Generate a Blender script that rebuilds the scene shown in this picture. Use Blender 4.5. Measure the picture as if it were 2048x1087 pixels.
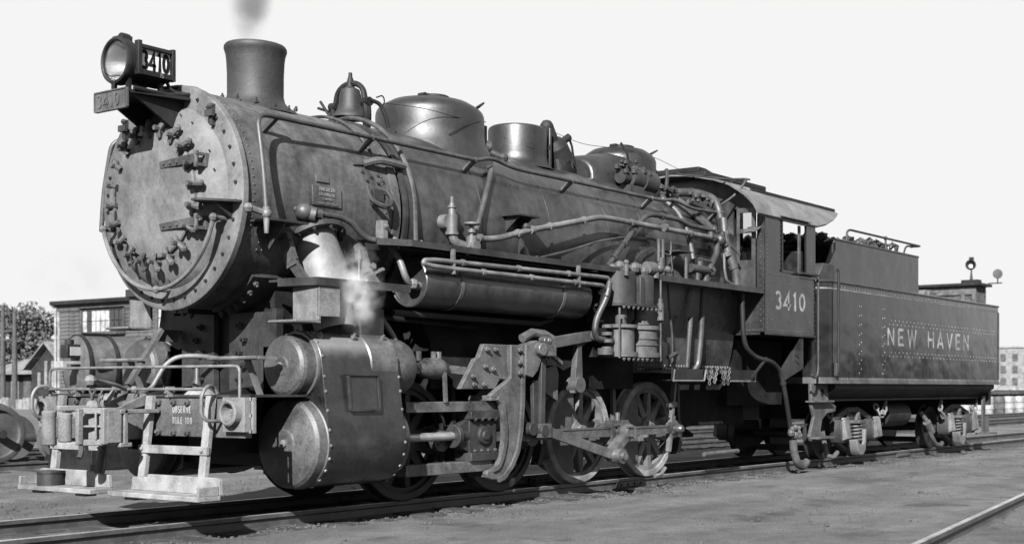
import bpy, bmesh, math, random
from math import sin, cos, pi, radians, sqrt, atan2
from mathutils import Vector, Matrix

# ---------------------------------------------------------------- clear
for o in list(bpy.data.objects):
    bpy.data.objects.remove(o, do_unlink=True)
SC = bpy.context.scene
COL = SC.collection
rnd = random.Random(3410)

# ---------------------------------------------------------------- camera
# axes: X runs back along the track, Y away to the far side, Z up, rail top = 0
cd = bpy.data.cameras.new('camera')
cam = bpy.data.objects.new('camera', cd); COL.objects.link(cam)
YAW = 0.575
cam.location = (-9.963, -10.893, 1.211)
cam.rotation_euler = (Vector((cos(YAW), sin(YAW), 0))).to_track_quat('-Z', 'Y').to_euler()
cd.sensor_width = 36.0
cd.lens = 2582.25 / 2048 * 36.0
cd.shift_x = -(1376.5 - 1024) / 2048
cd.shift_y = (775.4 - 543.5) / 2048
cd.clip_start = 0.1; cd.clip_end = 6000
cd.dof.use_dof = True; cd.dof.focus_distance = 15.5; cd.dof.aperture_fstop = 2.2
SC.camera = cam

# ---------------------------------------------------------------- light
LIGHT = Vector((1.0, .56, -.70)).normalized()      # direction the sunlight travels
SUN_EL = math.asin(-LIGHT.z)
sd = bpy.data.lights.new('sun', 'SUN'); sd.energy = 5.0; sd.angle = radians(0.53); sd.color = (1, 1, 1)
sun = bpy.data.objects.new('sun', sd); COL.objects.link(sun)
sun.rotation_euler = LIGHT.to_track_quat('-Z', 'Y').to_euler(); sun.location = (-20, -15, 30)
w = bpy.data.worlds.new('World'); SC.world = w; w.use_nodes = True
nt = w.node_tree; nt.nodes.clear()
sky = nt.nodes.new('ShaderNodeTexSky'); sky.sky_type = 'NISHITA'; sky.sun_disc = False
sky.sun_elevation = SUN_EL; sky.sun_rotation = atan2(-LIGHT.x, -LIGHT.y)
sky.air_density = 1.0; sky.dust_density = 2.0; sky.ozone_density = 1.0
sp_ = nt.nodes.new('ShaderNodeSeparateColor')        # blue-sensitive black and white film: the sky reads almost evenly white
mn = nt.nodes.new('ShaderNodeMath'); mn.operation = 'MINIMUM'; mn.inputs[1].default_value = 2.85
bg = nt.nodes.new('ShaderNodeBackground'); bg.inputs[1].default_value = 0.083
wo = nt.nodes.new('ShaderNodeOutputWorld')
nt.links.new(sky.outputs[0], sp_.inputs[0]); nt.links.new(sp_.outputs[2], mn.inputs[0]); nt.links.new(mn.outputs[0], bg.inputs[0]); nt.links.new(bg.outputs[0], wo.inputs[0])
vs = SC.view_settings
vs.view_transform = 'Standard'; vs.look = 'None'; vs.gamma = 1.0; vs.use_curve_mapping = False
vs.exposure = 1.95

# ---------------------------------------------------------------- materials
MATS = {}
def gmat(name, lo, hi, rough=.6, scale=3.0, bump=.0, bscale=60.0, metal=0.0, streak=0.0, coat=0.0, spec=.5, rvar=.12, detail=8, fine=0.0, wave=0.0, grime=.6):
    m = bpy.data.materials.new(name); m.use_nodes = True
    n = m.node_tree.nodes; l = m.node_tree.links
    b = n['Principled BSDF']
    tc = n.new('ShaderNodeTexCoord')
    t1 = n.new('ShaderNodeTexNoise'); t1.inputs['Scale'].default_value = scale; t1.inputs['Detail'].default_value = detail; t1.inputs['Roughness'].default_value = .62
    l.new(tc.outputs['Object'], t1.inputs['Vector'])
    fac = t1.outputs[0]
    if streak > 0:                                   # run-off stains down the sides
        mp = n.new('ShaderNodeMapping'); mp.inputs['Scale'].default_value = (9, 9, .7)
        l.new(tc.outputs['Object'], mp.inputs[0])
        t2 = n.new('ShaderNodeTexNoise'); t2.inputs['Scale'].default_value = 1.0; t2.inputs['Detail'].default_value = 6
        l.new(mp.outputs[0], t2.inputs['Vector'])
        mx = n.new('ShaderNodeMix'); mx.data_type = 'FLOAT'; mx.inputs[0].default_value = streak
        l.new(fac, mx.inputs[2]); l.new(t2.outputs[0], mx.inputs[3]); fac = mx.outputs[0]
    if fine > 0:
        t4 = n.new('ShaderNodeTexNoise'); t4.inputs['Scale'].default_value = scale * 14; t4.inputs['Detail'].default_value = 4
        l.new(tc.outputs['Object'], t4.inputs['Vector'])
        mx2 = n.new('ShaderNodeMix'); mx2.data_type = 'FLOAT'; mx2.inputs[0].default_value = fine
        l.new(fac, mx2.inputs[2]); l.new(t4.outputs[0], mx2.inputs[3]); fac = mx2.outputs[0]
    cr = n.new('ShaderNodeValToRGB')
    cr.color_ramp.elements[0].position = .37; cr.color_ramp.elements[0].color = (lo, lo, lo, 1)
    cr.color_ramp.elements[1].position = .63; cr.color_ramp.elements[1].color = (hi, hi, hi, 1)
    l.new(fac, cr.inputs[0])
    tg = n.new('ShaderNodeTexNoise'); tg.inputs['Scale'].default_value = 1.7; tg.inputs['Detail'].default_value = 9; tg.inputs['Roughness'].default_value = .7; tg.inputs['Distortion'].default_value = .6
    l.new(tc.outputs['Object'], tg.inputs['Vector'])
    cg = n.new('ShaderNodeValToRGB'); cg.color_ramp.elements[0].position = .40; cg.color_ramp.elements[0].color = (grime, grime, grime, 1); cg.color_ramp.elements[1].position = .56; cg.color_ramp.elements[1].color = (1.08, 1.08, 1.08, 1)
    l.new(tg.outputs[0], cg.inputs[0])
    mg = n.new('ShaderNodeMix'); mg.data_type = 'RGBA'; mg.blend_type = 'MULTIPLY'; mg.inputs[0].default_value = 1
    l.new(cr.outputs[0], mg.inputs[6]); l.new(cg.outputs[0], mg.inputs[7]); l.new(mg.outputs[2], b.inputs['Base Color'])
    mr = n.new('ShaderNodeMapRange'); mr.inputs[1].default_value = .3; mr.inputs[2].default_value = .7
    mr.inputs[3].default_value = max(.03, rough - rvar); mr.inputs[4].default_value = min(1, rough + rvar)
    l.new(fac, mr.inputs[0]); l.new(mr.outputs[0], b.inputs['Roughness'])
    b.inputs['Metallic'].default_value = metal
    b.inputs['Specular IOR Level'].default_value = spec
    b.inputs['Coat Weight'].default_value = coat; b.inputs['Coat Roughness'].default_value = .12
    if bump > 0:
        t3 = n.new('ShaderNodeTexNoise'); t3.inputs['Scale'].default_value = bscale; t3.inputs['Detail'].default_value = 5
        l.new(tc.outputs['Object'], t3.inputs['Vector'])
        bp = n.new('ShaderNodeBump'); bp.inputs['Strength'].default_value = bump; bp.inputs['Distance'].default_value = .01
        l.new(t3.outputs[0], bp.inputs['Height']); l.new(bp.outputs[0], b.inputs['Normal'])
    if wave > 0:                                     # sheet metal that is not quite flat
        t5 = n.new('ShaderNodeTexNoise'); t5.inputs['Scale'].default_value = 1.6; t5.inputs['Detail'].default_value = 2
        l.new(tc.outputs['Object'], t5.inputs['Vector'])
        b5 = n.new('ShaderNodeBump'); b5.inputs['Strength'].default_value = 1.0; b5.inputs['Distance'].default_value = wave
        l.new(t5.outputs[0], b5.inputs['Height'])
        if b.inputs['Normal'].is_linked: l.new(b5.outputs[0], bp.inputs['Normal'])
        else: l.new(b5.outputs[0], b.inputs['Normal'])
    MATS[name] = m
    return m

gmat('graphite', 0.018, 0.0594, .6, 1.6, .25, 70, streak=.6, fine=.25, spec=0.3)            # smokebox
gmat('front_grey', 0.042, 0.092, .7, 2.2, .25, 80, streak=.22, fine=.25, spec=0.3)          # smokebox front and door
gmat('jacket', 0.0081, 0.0306, .34, 1.1, .06, 40, streak=.4, fine=.22, rvar=.12, wave=.012)   # boiler jacket
gmat('dome', .004, .0105, .45, 1.4, .08, 30, streak=.4, fine=.25, rvar=.12, wave=.006)
gmat('stack_iron', 0.007, 0.017, .62, 2.4, .2, 60, streak=.3, fine=.3, spec=0.35)
gmat('gloss_black', 0.004, 0.009, .12, 1.3, .02, 20, streak=.45, fine=.2, coat=.2, rvar=.13, wave=.02)  # cab and tender
gmat('cyl_black', 0.0063, 0.0196, .24, 2.2, .06, 30, streak=.2, fine=.25, rvar=.1, wave=.015)
gmat('head_grey', 0.0234, 0.0675, .5, 3.0, .2, 50, fine=.3, spec=0.4)
gmat('chest_grey', 0.0255, 0.07225, .38, 2.4, .12, 40, streak=.2, fine=.3, spec=.5)
gmat('firebox_black', .014, .05, .3, 1.8, .08, 40, streak=.15, fine=.25, rvar=.12, wave=.015)
gmat('black_iron', 0.005, 0.013, .6, 3.0, .2, 50, fine=.3, spec=0.2)
gmat('cast', 0.0085, 0.0238, .6, 4.0, .3, 60, fine=.3, spec=0.3)
gmat('cast_light', 0.02376, 0.066, .64, 4.5, .3, 60, fine=.35, streak=.3, spec=0.3)
gmat('dusty', 0.0504, 0.1188, .8, 5.0, .35, 70, fine=.4, streak=.3, spec=0.2)
gmat('pipe_grey', 0.0153, 0.0408, .5, 4.0, .12, 80, fine=.3, spec=0.4)
gmat('pipe_light', 0.0425, 0.0935, .55, 5.0, .12, 80, fine=.3)
gmat('pipe_bright', 0.055, 0.11, .6, 3.0, .1, 60, streak=.3, fine=.3)
gmat('rail_dark', 0.016, 0.04, .6, 6.0, .2, 60, fine=.3)
gmat('steel', .22, .36, .34, 6.0, .08, 80, metal=.75, fine=.3)
gmat('rod_steel', 0.02975, 0.119, .42, 4.0, .1, 60, metal=.5, fine=.35)
gmat('whitewash', 0.0765, 0.17, .8, 5.0, .3, 50, streak=.4, fine=.35, spec=0.2)
gmat('plank_pale', 0.0765, 0.162, .85, 6.0, .35, 40, fine=.4, spec=0.2)
gmat('white_paint', 0.42, 0.5, .55, 8.0, 0, fine=.2)
gmat('letter_paint', 0.075, 0.19, .5, 8.0, 0, fine=.3)
gmat('stencil', 0.1, 0.18, .7, 14.0, 0, fine=.5)
gmat('tyre_dark', 0.0048, 0.016, .5, 3.0, .15, 40, fine=.3, spec=0.3)
gmat('rail_top', .22, .36, .38, 8.0, .1, 60, metal=.6, fine=.4)
gmat('tie_wood', 0.02, 0.05, .9, 7.0, .5, 50, fine=.5, spec=0.1)
gmat('roof_paint', 0.05, 0.085, .42, 2.5, .08, 40, fine=.3)
gmat('shed_board', 0.0315, 0.077, .85, 3.0, .3, 60, fine=.5, streak=.2, spec=0.2)
gmat('trim_white', 0.12, 0.17, .6, 4.0, .1, 40, fine=.3)
gmat('barn_brick', 0.012, 0.025, .85, 3.0, .3, 40, fine=.4, spec=0.1)
gmat('roof_shingle', 0.07, 0.12, .85, 4.0, .4, 30, fine=.5)
gmat('concrete', 0.09, 0.13, .8, 1.0, .1, 20, fine=.3)
gmat('wood_grey', 0.03, 0.065, .85, 4.0, .3, 40, fine=.5, spec=0.2)
gmat('coal', 0.008, 0.035, .38, 9.0, .5, 40, fine=.4, rvar=.2)
gmat('leaf', 0.015, 0.04, .75, 3.0, fine=.3)
gmat('leaf_pale', 0.03, 0.06, .75, 3.0, fine=.3)
gmat('bark', 0.018, 0.04, .9, 8.0, .5, 30, fine=.4)
gmat('gravel', 0.02, 0.06, .9, 30.0, .3, 80, fine=.5, spec=0.2)
gmat('inside', .006, .012, .8, 3.0, spec=0.05)
gmat('leather', 0.006, 0.012, .5, 9.0, .2, 60, spec=0.2)

def pale_top(name, base, top_tone):
    """grimy paint with a lighter tone on the faces that look up"""
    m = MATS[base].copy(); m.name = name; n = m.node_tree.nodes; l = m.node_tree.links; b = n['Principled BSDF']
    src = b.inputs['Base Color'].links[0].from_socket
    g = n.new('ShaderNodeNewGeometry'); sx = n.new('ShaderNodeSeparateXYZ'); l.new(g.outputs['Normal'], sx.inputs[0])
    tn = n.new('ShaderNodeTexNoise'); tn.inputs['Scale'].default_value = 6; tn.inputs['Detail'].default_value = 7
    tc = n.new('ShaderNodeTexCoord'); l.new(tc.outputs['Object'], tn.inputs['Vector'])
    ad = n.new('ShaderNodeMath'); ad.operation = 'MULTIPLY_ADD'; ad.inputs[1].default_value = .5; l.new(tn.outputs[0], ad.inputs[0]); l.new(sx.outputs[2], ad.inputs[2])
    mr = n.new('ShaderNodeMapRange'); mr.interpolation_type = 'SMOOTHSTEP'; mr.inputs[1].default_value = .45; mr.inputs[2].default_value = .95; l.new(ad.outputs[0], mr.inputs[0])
    mx = n.new('ShaderNodeMix'); mx.data_type = 'RGBA'; l.new(mr.outputs[0], mx.inputs[0]); l.new(src, mx.inputs[6]); mx.inputs[7].default_value = (top_tone, top_tone, top_tone, 1)
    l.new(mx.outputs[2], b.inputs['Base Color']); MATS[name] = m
pale_top('casing_black', 'cyl_black', .085)

def glass_mat(name, rough=.03, tint=.8):
    m = bpy.data.materials.new(name); m.use_nodes = True
    b = m.node_tree.nodes['Principled BSDF']
    b.inputs['Base Color'].default_value = (tint, tint, tint, 1); b.inputs['Roughness'].default_value = rough
    b.inputs['Transmission Weight'].default_value = 1.0; b.inputs['IOR'].default_value = 1.3
    MATS[name] = m
glass_mat('lens'); glass_mat('pane', .05, .7)
m = bpy.data.materials.new('mirror'); m.use_nodes = True
b = m.node_tree.nodes['Principled BSDF']; b.inputs['Base Color'].default_value = (.82, .82, .82, 1); b.inputs['Metallic'].default_value = 1; b.inputs['Roughness'].default_value = .16
MATS['mirror'] = m
m = bpy.data.materials.new('dark_glass'); m.use_nodes = True
b = m.node_tree.nodes['Principled BSDF']; b.inputs['Base Color'].default_value = (.02, .02, .02, 1); b.inputs['Roughness'].default_value = .08
MATS['dark_glass'] = m

def ground_mat():
    m = bpy.data.materials.new('cinder_ground'); m.use_nodes = True
    n = m.node_tree.nodes; l = m.node_tree.links; b = n['Principled BSDF']
    tc = n.new('ShaderNodeTexCoord')
    def noise(s, d=8, r=.6):
        t = n.new('ShaderNodeTexNoise'); t.inputs['Scale'].default_value = s; t.inputs['Detail'].default_value = d; t.inputs['Roughness'].default_value = r
        l.new(tc.outputs['Object'], t.inputs['Vector']); return t.outputs[0]
    def ramp(src, p0, c0, p1, c1):
        c = n.new('ShaderNodeValToRGB'); e = c.color_ramp.elements
        e[0].position = p0; e[0].color = (c0, c0, c0, 1); e[1].position = p1; e[1].color = (c1, c1, c1, 1)
        l.new(src, c.inputs[0]); return c.outputs[0]
    def mult(a, b_):
        x = n.new('ShaderNodeMix'); x.data_type = 'RGBA'; x.blend_type = 'MULTIPLY'; x.inputs[0].default_value = 1
        l.new(a, x.inputs[6]); l.new(b_, x.inputs[7]); return x.outputs[2]
    big = ramp(noise(.45, 6), .35, .064, .66, .112)
    mid = ramp(noise(3.2, 8), .3, .72, .7, 1.12)
    fin = ramp(noise(48, 6, .75), .34, .52, .68, 1.38)
    mp = n.new('ShaderNodeMapping'); mp.inputs['Scale'].default_value = (.25, 1.6, 1)
    l.new(tc.outputs['Object'], mp.inputs[0])
    t = n.new('ShaderNodeTexNoise'); t.inputs['Scale'].default_value = 1.0; t.inputs['Detail'].default_value = 6
    l.new(mp.outputs[0], t.inputs['Vector'])
    lane = ramp(t.outputs[0], .35, .8, .65, 1.15)
    stain = ramp(noise(1.15, 5, .65), .33, .5, .44, 1.0)
    l.new(mult(mult(mult(mult(big, mid), fin), lane), stain), b.inputs['Base Color'])
    b.inputs['Roughness'].default_value = .95; b.inputs['Specular IOR Level'].default_value = .2
    bp = n.new('ShaderNodeBump'); bp.inputs['Strength'].default_value = .8; bp.inputs['Distance'].default_value = .035
    ad = n.new('ShaderNodeMath'); ad.operation = 'ADD'
    l.new(noise(9, 8, .7), ad.inputs[0]); l.new(noise(70, 5, .7), ad.inputs[1])
    l.new(ad.outputs[0], bp.inputs['Height']); l.new(bp.outputs[0], b.inputs['Normal'])
    MATS['ground'] = m
ground_mat()

def smoke_mat(name, col, dens, scale, p0, p1, centre, radii, aniso=.2):
    """puff density: noise times a soft ellipsoid, in the object's own space"""
    m = bpy.data.materials.new(name); m.use_nodes = True
    n = m.node_tree.nodes; l = m.node_tree.links
    n.remove(n['Principled BSDF'])
    pv = n.new('ShaderNodeVolumePrincipled'); pv.inputs['Color'].default_value = (col, col, col, 1); pv.inputs['Anisotropy'].default_value = aniso
    l.new(pv.outputs[0], n['Material Output'].inputs['Volume'])
    tc = n.new('ShaderNodeTexCoord')
    mp = n.new('ShaderNodeMapping'); mp.vector_type = 'TEXTURE'
    mp.inputs['Location'].default_value = centre; mp.inputs['Scale'].default_value = radii
    l.new(tc.outputs['Object'], mp.inputs[0])
    ln = n.new('ShaderNodeVectorMath'); ln.operation = 'LENGTH'; l.new(mp.outputs[0], ln.inputs[0])
    fo = n.new('ShaderNodeMapRange'); fo.interpolation_type = 'SMOOTHSTEP'; fo.inputs[1].default_value = 1.0; fo.inputs[2].default_value = .1; fo.inputs[3].default_value = 0; fo.inputs[4].default_value = 1
    l.new(ln.outputs['Value'], fo.inputs[0])
    t = n.new('ShaderNodeTexNoise'); t.inputs['Scale'].default_value = scale; t.inputs['Detail'].default_value = 5
    l.new(tc.outputs['Object'], t.inputs['Vector'])
    r = n.new('ShaderNodeMapRange'); r.interpolation_type = 'SMOOTHSTEP'; r.inputs[1].default_value = p0; r.inputs[2].default_value = p1; r.inputs[3].default_value = 0; r.inputs[4].default_value = dens
    l.new(t.outputs[0], r.inputs[0])
    mu = n.new('ShaderNodeMath'); mu.operation = 'MULTIPLY'
    l.new(fo.outputs[0], mu.inputs[0]); l.new(r.outputs[0], mu.inputs[1]); l.new(mu.outputs[0], pv.inputs['Density'])
    MATS[name] = m

# ---------------------------------------------------------------- mesh helpers
class MB:
    def __init__(s): s.v = []; s.f = []
    def add(s, vs, fs):
        k = len(s.v); s.v += [tuple(p) for p in vs]; s.f += [tuple(i + k for i in q) for q in fs]; return s
    def bx(s, x0, x1, y0, y1, z0, z1):
        v = [(x0,y0,z0),(x1,y0,z0),(x1,y1,z0),(x0,y1,z0),(x0,y0,z1),(x1,y0,z1),(x1,y1,z1),(x0,y1,z1)]
        return s.add(v, [(0,3,2,1),(4,5,6,7),(0,1,5,4),(1,2,6,5),(2,3,7,6),(3,0,4,7)])
    def hexa(s, bot, top):
        """box from four bottom and four top corners"""
        return s.add(list(bot) + list(top), [(0,3,2,1),(4,5,6,7),(0,1,5,4),(1,2,6,5),(2,3,7,6),(3,0,4,7)])
    def bar(s, p, q, wd, ht, up=(0,0,1)):
        p = Vector(p); q = Vector(q); d = (q - p).normalized(); up = Vector(up)
        sd = d.cross(up)
        if sd.length < 1e-4: sd = d.cross(Vector((1,0,0)))
        sd.normalize(); u = sd.cross(d).normalized(); a = sd * wd / 2; b = u * ht / 2
        return s.hexa([p-a-b, p+a-b, p+a+b, p-a+b], [q-a-b, q+a-b, q+a+b, q-a+b])
    def cyl(s, p, q, r, r2=None, n=20, caps=True):
        p = Vector(p); q = Vector(q); r2 = r if r2 is None else r2
        d = (q - p).normalized(); a = d.orthogonal().normalized(); b = d.cross(a)
        vs = [p + (a*cos(2*pi*i/n) + b*sin(2*pi*i/n))*r for i in range(n)] + [q + (a*cos(2*pi*i/n) + b*sin(2*pi*i/n))*r2 for i in range(n)]
        fs = [(i, (i+1)%n, n+(i+1)%n, n+i) for i in range(n)]
        if caps: fs += [tuple(range(n-1,-1,-1)), tuple(range(n,2*n))]
        return s.add(vs, fs)
    def lathe(s, prof, o=(0,0,0), d=(0,0,1), n=32, a0=0, a1=2*pi):
        o = Vector(o); d = Vector(d).normalized(); a = d.orthogonal().normalized(); b = d.cross(a)
        full = abs(a1 - a0 - 2*pi) < 1e-6; m = n if full else n + 1
        vs = []
        for r, h in prof:
            for i in range(m):
                t = a0 + (a1 - a0)*i/n
                vs.append(o + d*h + (a*cos(t) + b*sin(t))*r)
        fs = []
        for k in range(len(prof)-1):
            for i in range(n):
                j = (i+1) % m
                fs.append((k*m+i, k*m+j, (k+1)*m+j, (k+1)*m+i))
        return s.add(vs, fs)
    def tube(s, pts, r, n=8, fil=0.0, closed=False, seg=5):
        P = [Vector(p) for p in pts]
        if fil > 0 and len(P) > 2:
            out = [P[0]]
            for i in range(1, len(P)-1):
                a = P[i-1]-P[i]; b = P[i+1]-P[i]
                k = min(fil, a.length*.48, b.length*.48)
                p0 = P[i] + a.normalized()*k; p1 = P[i] + b.normalized()*k
                for j in range(seg+1):
                    t = j/seg; out.append(p0*(1-t)**2 + P[i]*2*t*(1-t) + p1*t*t)
            out.append(P[-1]); P = out
        Q = [P[0]]
        for p in P[1:]:
            if (p-Q[-1]).length > 1e-5: Q.append(p)
        P = Q; m = len(P); rings = []; prev = None
        for i in range(m):
            if closed: d = P[(i+1)%m]-P[i-1]
            else: d = (P[min(i+1,m-1)]-P[max(i-1,0)])
            d.normalize()
            if prev is None: a = d.orthogonal().normalized()
            else:
                a = prev - d*prev.dot(d); a.normalize()
            prev = a; b = d.cross(a)
            rr = r[i*len(r)//m] if isinstance(r, (list,tuple)) else r
            rings.append([P[i] + (a*cos(2*pi*k/n)+b*sin(2*pi*k/n))*rr for k in range(n)])
        vs = [p for g in rings for p in g]; fs = []
        for i in range(m if closed else m-1):
            j = (i+1) % m
            for k in range(n): fs.append((i*n+k, i*n+(k+1)%n, j*n+(k+1)%n, j*n+k))
        if not closed: fs += [tuple(range(n-1,-1,-1)), tuple(range((m-1)*n, m*n))]
        return s.add(vs, fs)
    def prism(s, poly, ax, c0, c1):
        """extrude a polygon along x, y or z; poly holds the other two axes in order"""
        def mk(a, b, c):
            return {'x': (c, a, b), 'y': (a, c, b), 'z': (a, b, c)}[ax]
        n = len(poly)
        vs = [mk(a, b, c0) for a, b in poly] + [mk(a, b, c1) for a, b in poly]
        fs = [(i, (i+1)%n, n+(i+1)%n, n+i) for i in range(n)] + [tuple(range(n-1,-1,-1)), tuple(range(n,2*n))]
        return s.add(vs, fs)
    def sph(s, c, r, n=10, sz=(1,1,1)):
        k = n//2
        pr = [(max(1e-4, sin(pi*i/k)), -cos(pi*i/k)) for i in range(k+1)]
        q = MB().lathe(pr, n=n)
        return s.add([(c[0]+x*r*sz[0], c[1]+y*r*sz[1], c[2]+z*r*sz[2]) for x,y,z in q.v], q.f)
    def rivet(s, p, nrm, r=.012, h=None, n=6):
        p = Vector(p); d = Vector(nrm).normalized(); a = d.orthogonal().normalized(); b = d.cross(a); h = h or r*.75
        vs = [p + (a*cos(2*pi*i/n)+b*sin(2*pi*i/n))*r for i in range(n)] + [p + d*h*.75 + (a*cos(2*pi*i/n)+b*sin(2*pi*i/n))*r*.68 for i in range(n)] + [p + d*h]
        fs = [(i,(i+1)%n,n+(i+1)%n,n+i) for i in range(n)] + [(n+i, n+(i+1)%n, 2*n) for i in range(n)]
        return s.add(vs, fs)
    def bolt(s, p, nrm, r=.02, h=.025):
        p = Vector(p); d = Vector(nrm).normalized()
        s.cyl(p, p + d*h, r, n=6); return s.cyl(p + d*h, p + d*h*1.7, r*.5, n=6)

def mesh(name, mb, mat, smooth=38):
    me = bpy.data.meshes.new(name)
    me.from_pydata(mb.v, [], mb.f); me.validate(); me.update()
    bm = bmesh.new(); bm.from_mesh(me); bmesh.ops.recalc_face_normals(bm, faces=bm.faces); bm.to_mesh(me); bm.free()
    if smooth:
        me.shade_smooth(); me.set_sharp_from_angle(angle=radians(smooth))
    me.materials.append(MATS[mat])
    return me
ROOTLOC = {}
def thing(name, label, cat, loc, group=None):
    o = bpy.data.objects.new(name, None); COL.objects.link(o); o.location = loc
    o.empty_display_size = .3
    o['label'] = label; o['category'] = cat
    if group: o['group'] = group
    return o
def part(name, mb, mat, parent=None, bev=0, smooth=38, stuff=False, label=None, loc=None):
    """one mesh object; meshes are in world axes, so a part of a thing is offset back by the thing's place"""
    o = bpy.data.objects.new(name, mesh(name, mb, mat, smooth)); COL.objects.link(o)
    if parent is not None:
        o.parent = parent
        if parent.parent is None and parent.type == 'EMPTY' and loc is None: o.location = -parent.location
    if loc is not None: o.location = loc
    if bev:
        md = o.modifiers.new('bevel', 'BEVEL'); md.width = bev; md.segments = 2; md.limit_method = 'ANGLE'; md.angle_limit = radians(42)
    if stuff: o['kind'] = 'stuff'
    if label: o['label'] = label
    return o
def flip(o):
    """the same part on the far side of the engine"""
    c = o.copy(); COL.objects.link(c); c.scale = (1, -1, 1)
    for ch in list(o.children):
        d = ch.copy(); COL.objects.link(d); d.parent = c
    return c
def single(name, mb, mat, label=None, cat=None, group=None, kind=None, bev=0, smooth=38):
    o = part(name, mb, mat, None, bev, smooth)
    if label: o['label'] = label
    if cat: o['category'] = cat
    if group: o['group'] = group
    if kind: o['kind'] = kind
    return o

# stroke lettering (flat paint): glyphs in a cell of height 1
def arc(cx, cy, rx, ry, a0, a1, n=10):
    return [(cx + rx*cos(radians(a0+(a1-a0)*i/n)), cy + ry*sin(radians(a0+(a1-a0)*i/n))) for i in range(n+1)]
GL = {
 '0': (.58, [arc(.29,.5,.21,.41,90,450,22)]), '1': (.34, [[(.06,.78),(.2,.91),(.2,0)]]),
 '3': (.56, [arc(.27,.70,.19,.21,150,-78,12), arc(.27,.28,.21,.21,78,-150,12)]),
 '4': (.60, [[(.42,0),(.42,.91),(.04,.28),(.58,.28)]]),
 '5': (.55, [[(.48,.91),(.12,.91),(.10,.52)] + arc(.26,.30,.22,.24,125,-150,12)]),
 '8': (.55, [arc(.27,.7,.18,.2,90,450,16), arc(.27,.27,.21,.21,90,450,16)]),
 'N': (.62, [[(.08,0),(.08,1)], [(.08,.94),(.54,.06)], [(.54,0),(.54,1)]]), 'E': (.55, [[(.08,0),(.08,1)], [(.08,.94),(.5,.94)], [(.08,.5),(.44,.5)], [(.08,.06),(.5,.06)]]),
 'W': (.86, [[(.05,1),(.24,.03),(.43,.9),(.62,.03),(.81,1)]]), 'H': (.64, [[(.08,0),(.08,1)], [(.56,0),(.56,1)], [(.08,.5),(.56,.5)]]),
 'A': (.66, [[(.05,0),(.33,.96),(.61,0)], [(.15,.3),(.51,.3)]]), 'V': (.64, [[(.05,1),(.32,.04),(.59,1)]]),
 'O': (.62, [arc(.31,.5,.24,.44,90,450,20)]), 'B': (.58, [[(.08,0),(.08,1)], [(.08,.94)] + arc(.28,.72,.2,.22,90,-90,8) + [(.08,.5)], [(.28,.5)] + arc(.3,.28,.22,.22,90,-90,8) + [(.08,.06)]]),
 'S': (.56, [arc(.28,.72,.2,.22,30,270,10) + arc(.28,.28,.2,.22,90,-150,10)]), 'R': (.6, [[(.08,0),(.08,1)], [(.08,.94)] + arc(.3,.72,.2,.22,90,-90,8) + [(.08,.5)], [(.3,.5),(.54,0)]]),
 'U': (.62, [[(.08,1),(.08,.3)] + arc(.31,.28,.23,.23,180,360,10) + [(.54,.3),(.54,1)]]), 'L': (.5, [[(.08,1),(.08,0)], [(.08,.06),(.48,.06)]]),
 'M': (.78, [[(.08,0),(.08,1)], [(.08,.95),(.39,.2),(.7,.95)], [(.7,0),(.7,1)]]), 'I': (.2, [[(.1,0),(.1,1)]]), 'C': (.58, [arc(.31,.5,.23,.44,50,310,14)]),
 'T': (.56, [[(.28,0),(.28,1)], [(.02,.94),(.54,.94)]]), 'K': (.6, [[(.08,0),(.08,1)], [(.56,1),(.1,.42)], [(.22,.56),(.58,0)]]), 'P': (.56, [[(.08,0),(.08,1)], [(.08,.94)] + arc(.28,.72,.2,.22,90,-90,8) + [(.08,.5)]]),
 'Y': (.6, [[(.04,1),(.3,.5),(.56,1)], [(.3,.5),(.3,0)]]), 'D': (.6, [[(.08,0),(.08,1)], [(.08,.94),(.24,.94)] + arc(.26,.5,.26,.44,90,-90,10) + [(.08,.06)]]), 'G': (.62, [arc(.31,.5,.23,.44,50,330,14) + [(.53,.45),(.34,.45)]]), ' ': (.45, []), '-': (.4, [[(.06,.5),(.34,.5)]]),
}
def letter_parts(text, origin, right, up, h, wd, sx, sp, mat, parent):
    o = Vector(origin); x = 0
    for c in text:
        if c != ' ': part('letter', letters(MB(), c, o + Vector(right)*(x*sx*h), right, up, h, wd, sx, sp), mat, parent)
        x += GL[c][0] + sp
def textw(s, sp=.1): return sum(GL[c][0] + sp for c in s) - sp
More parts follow.
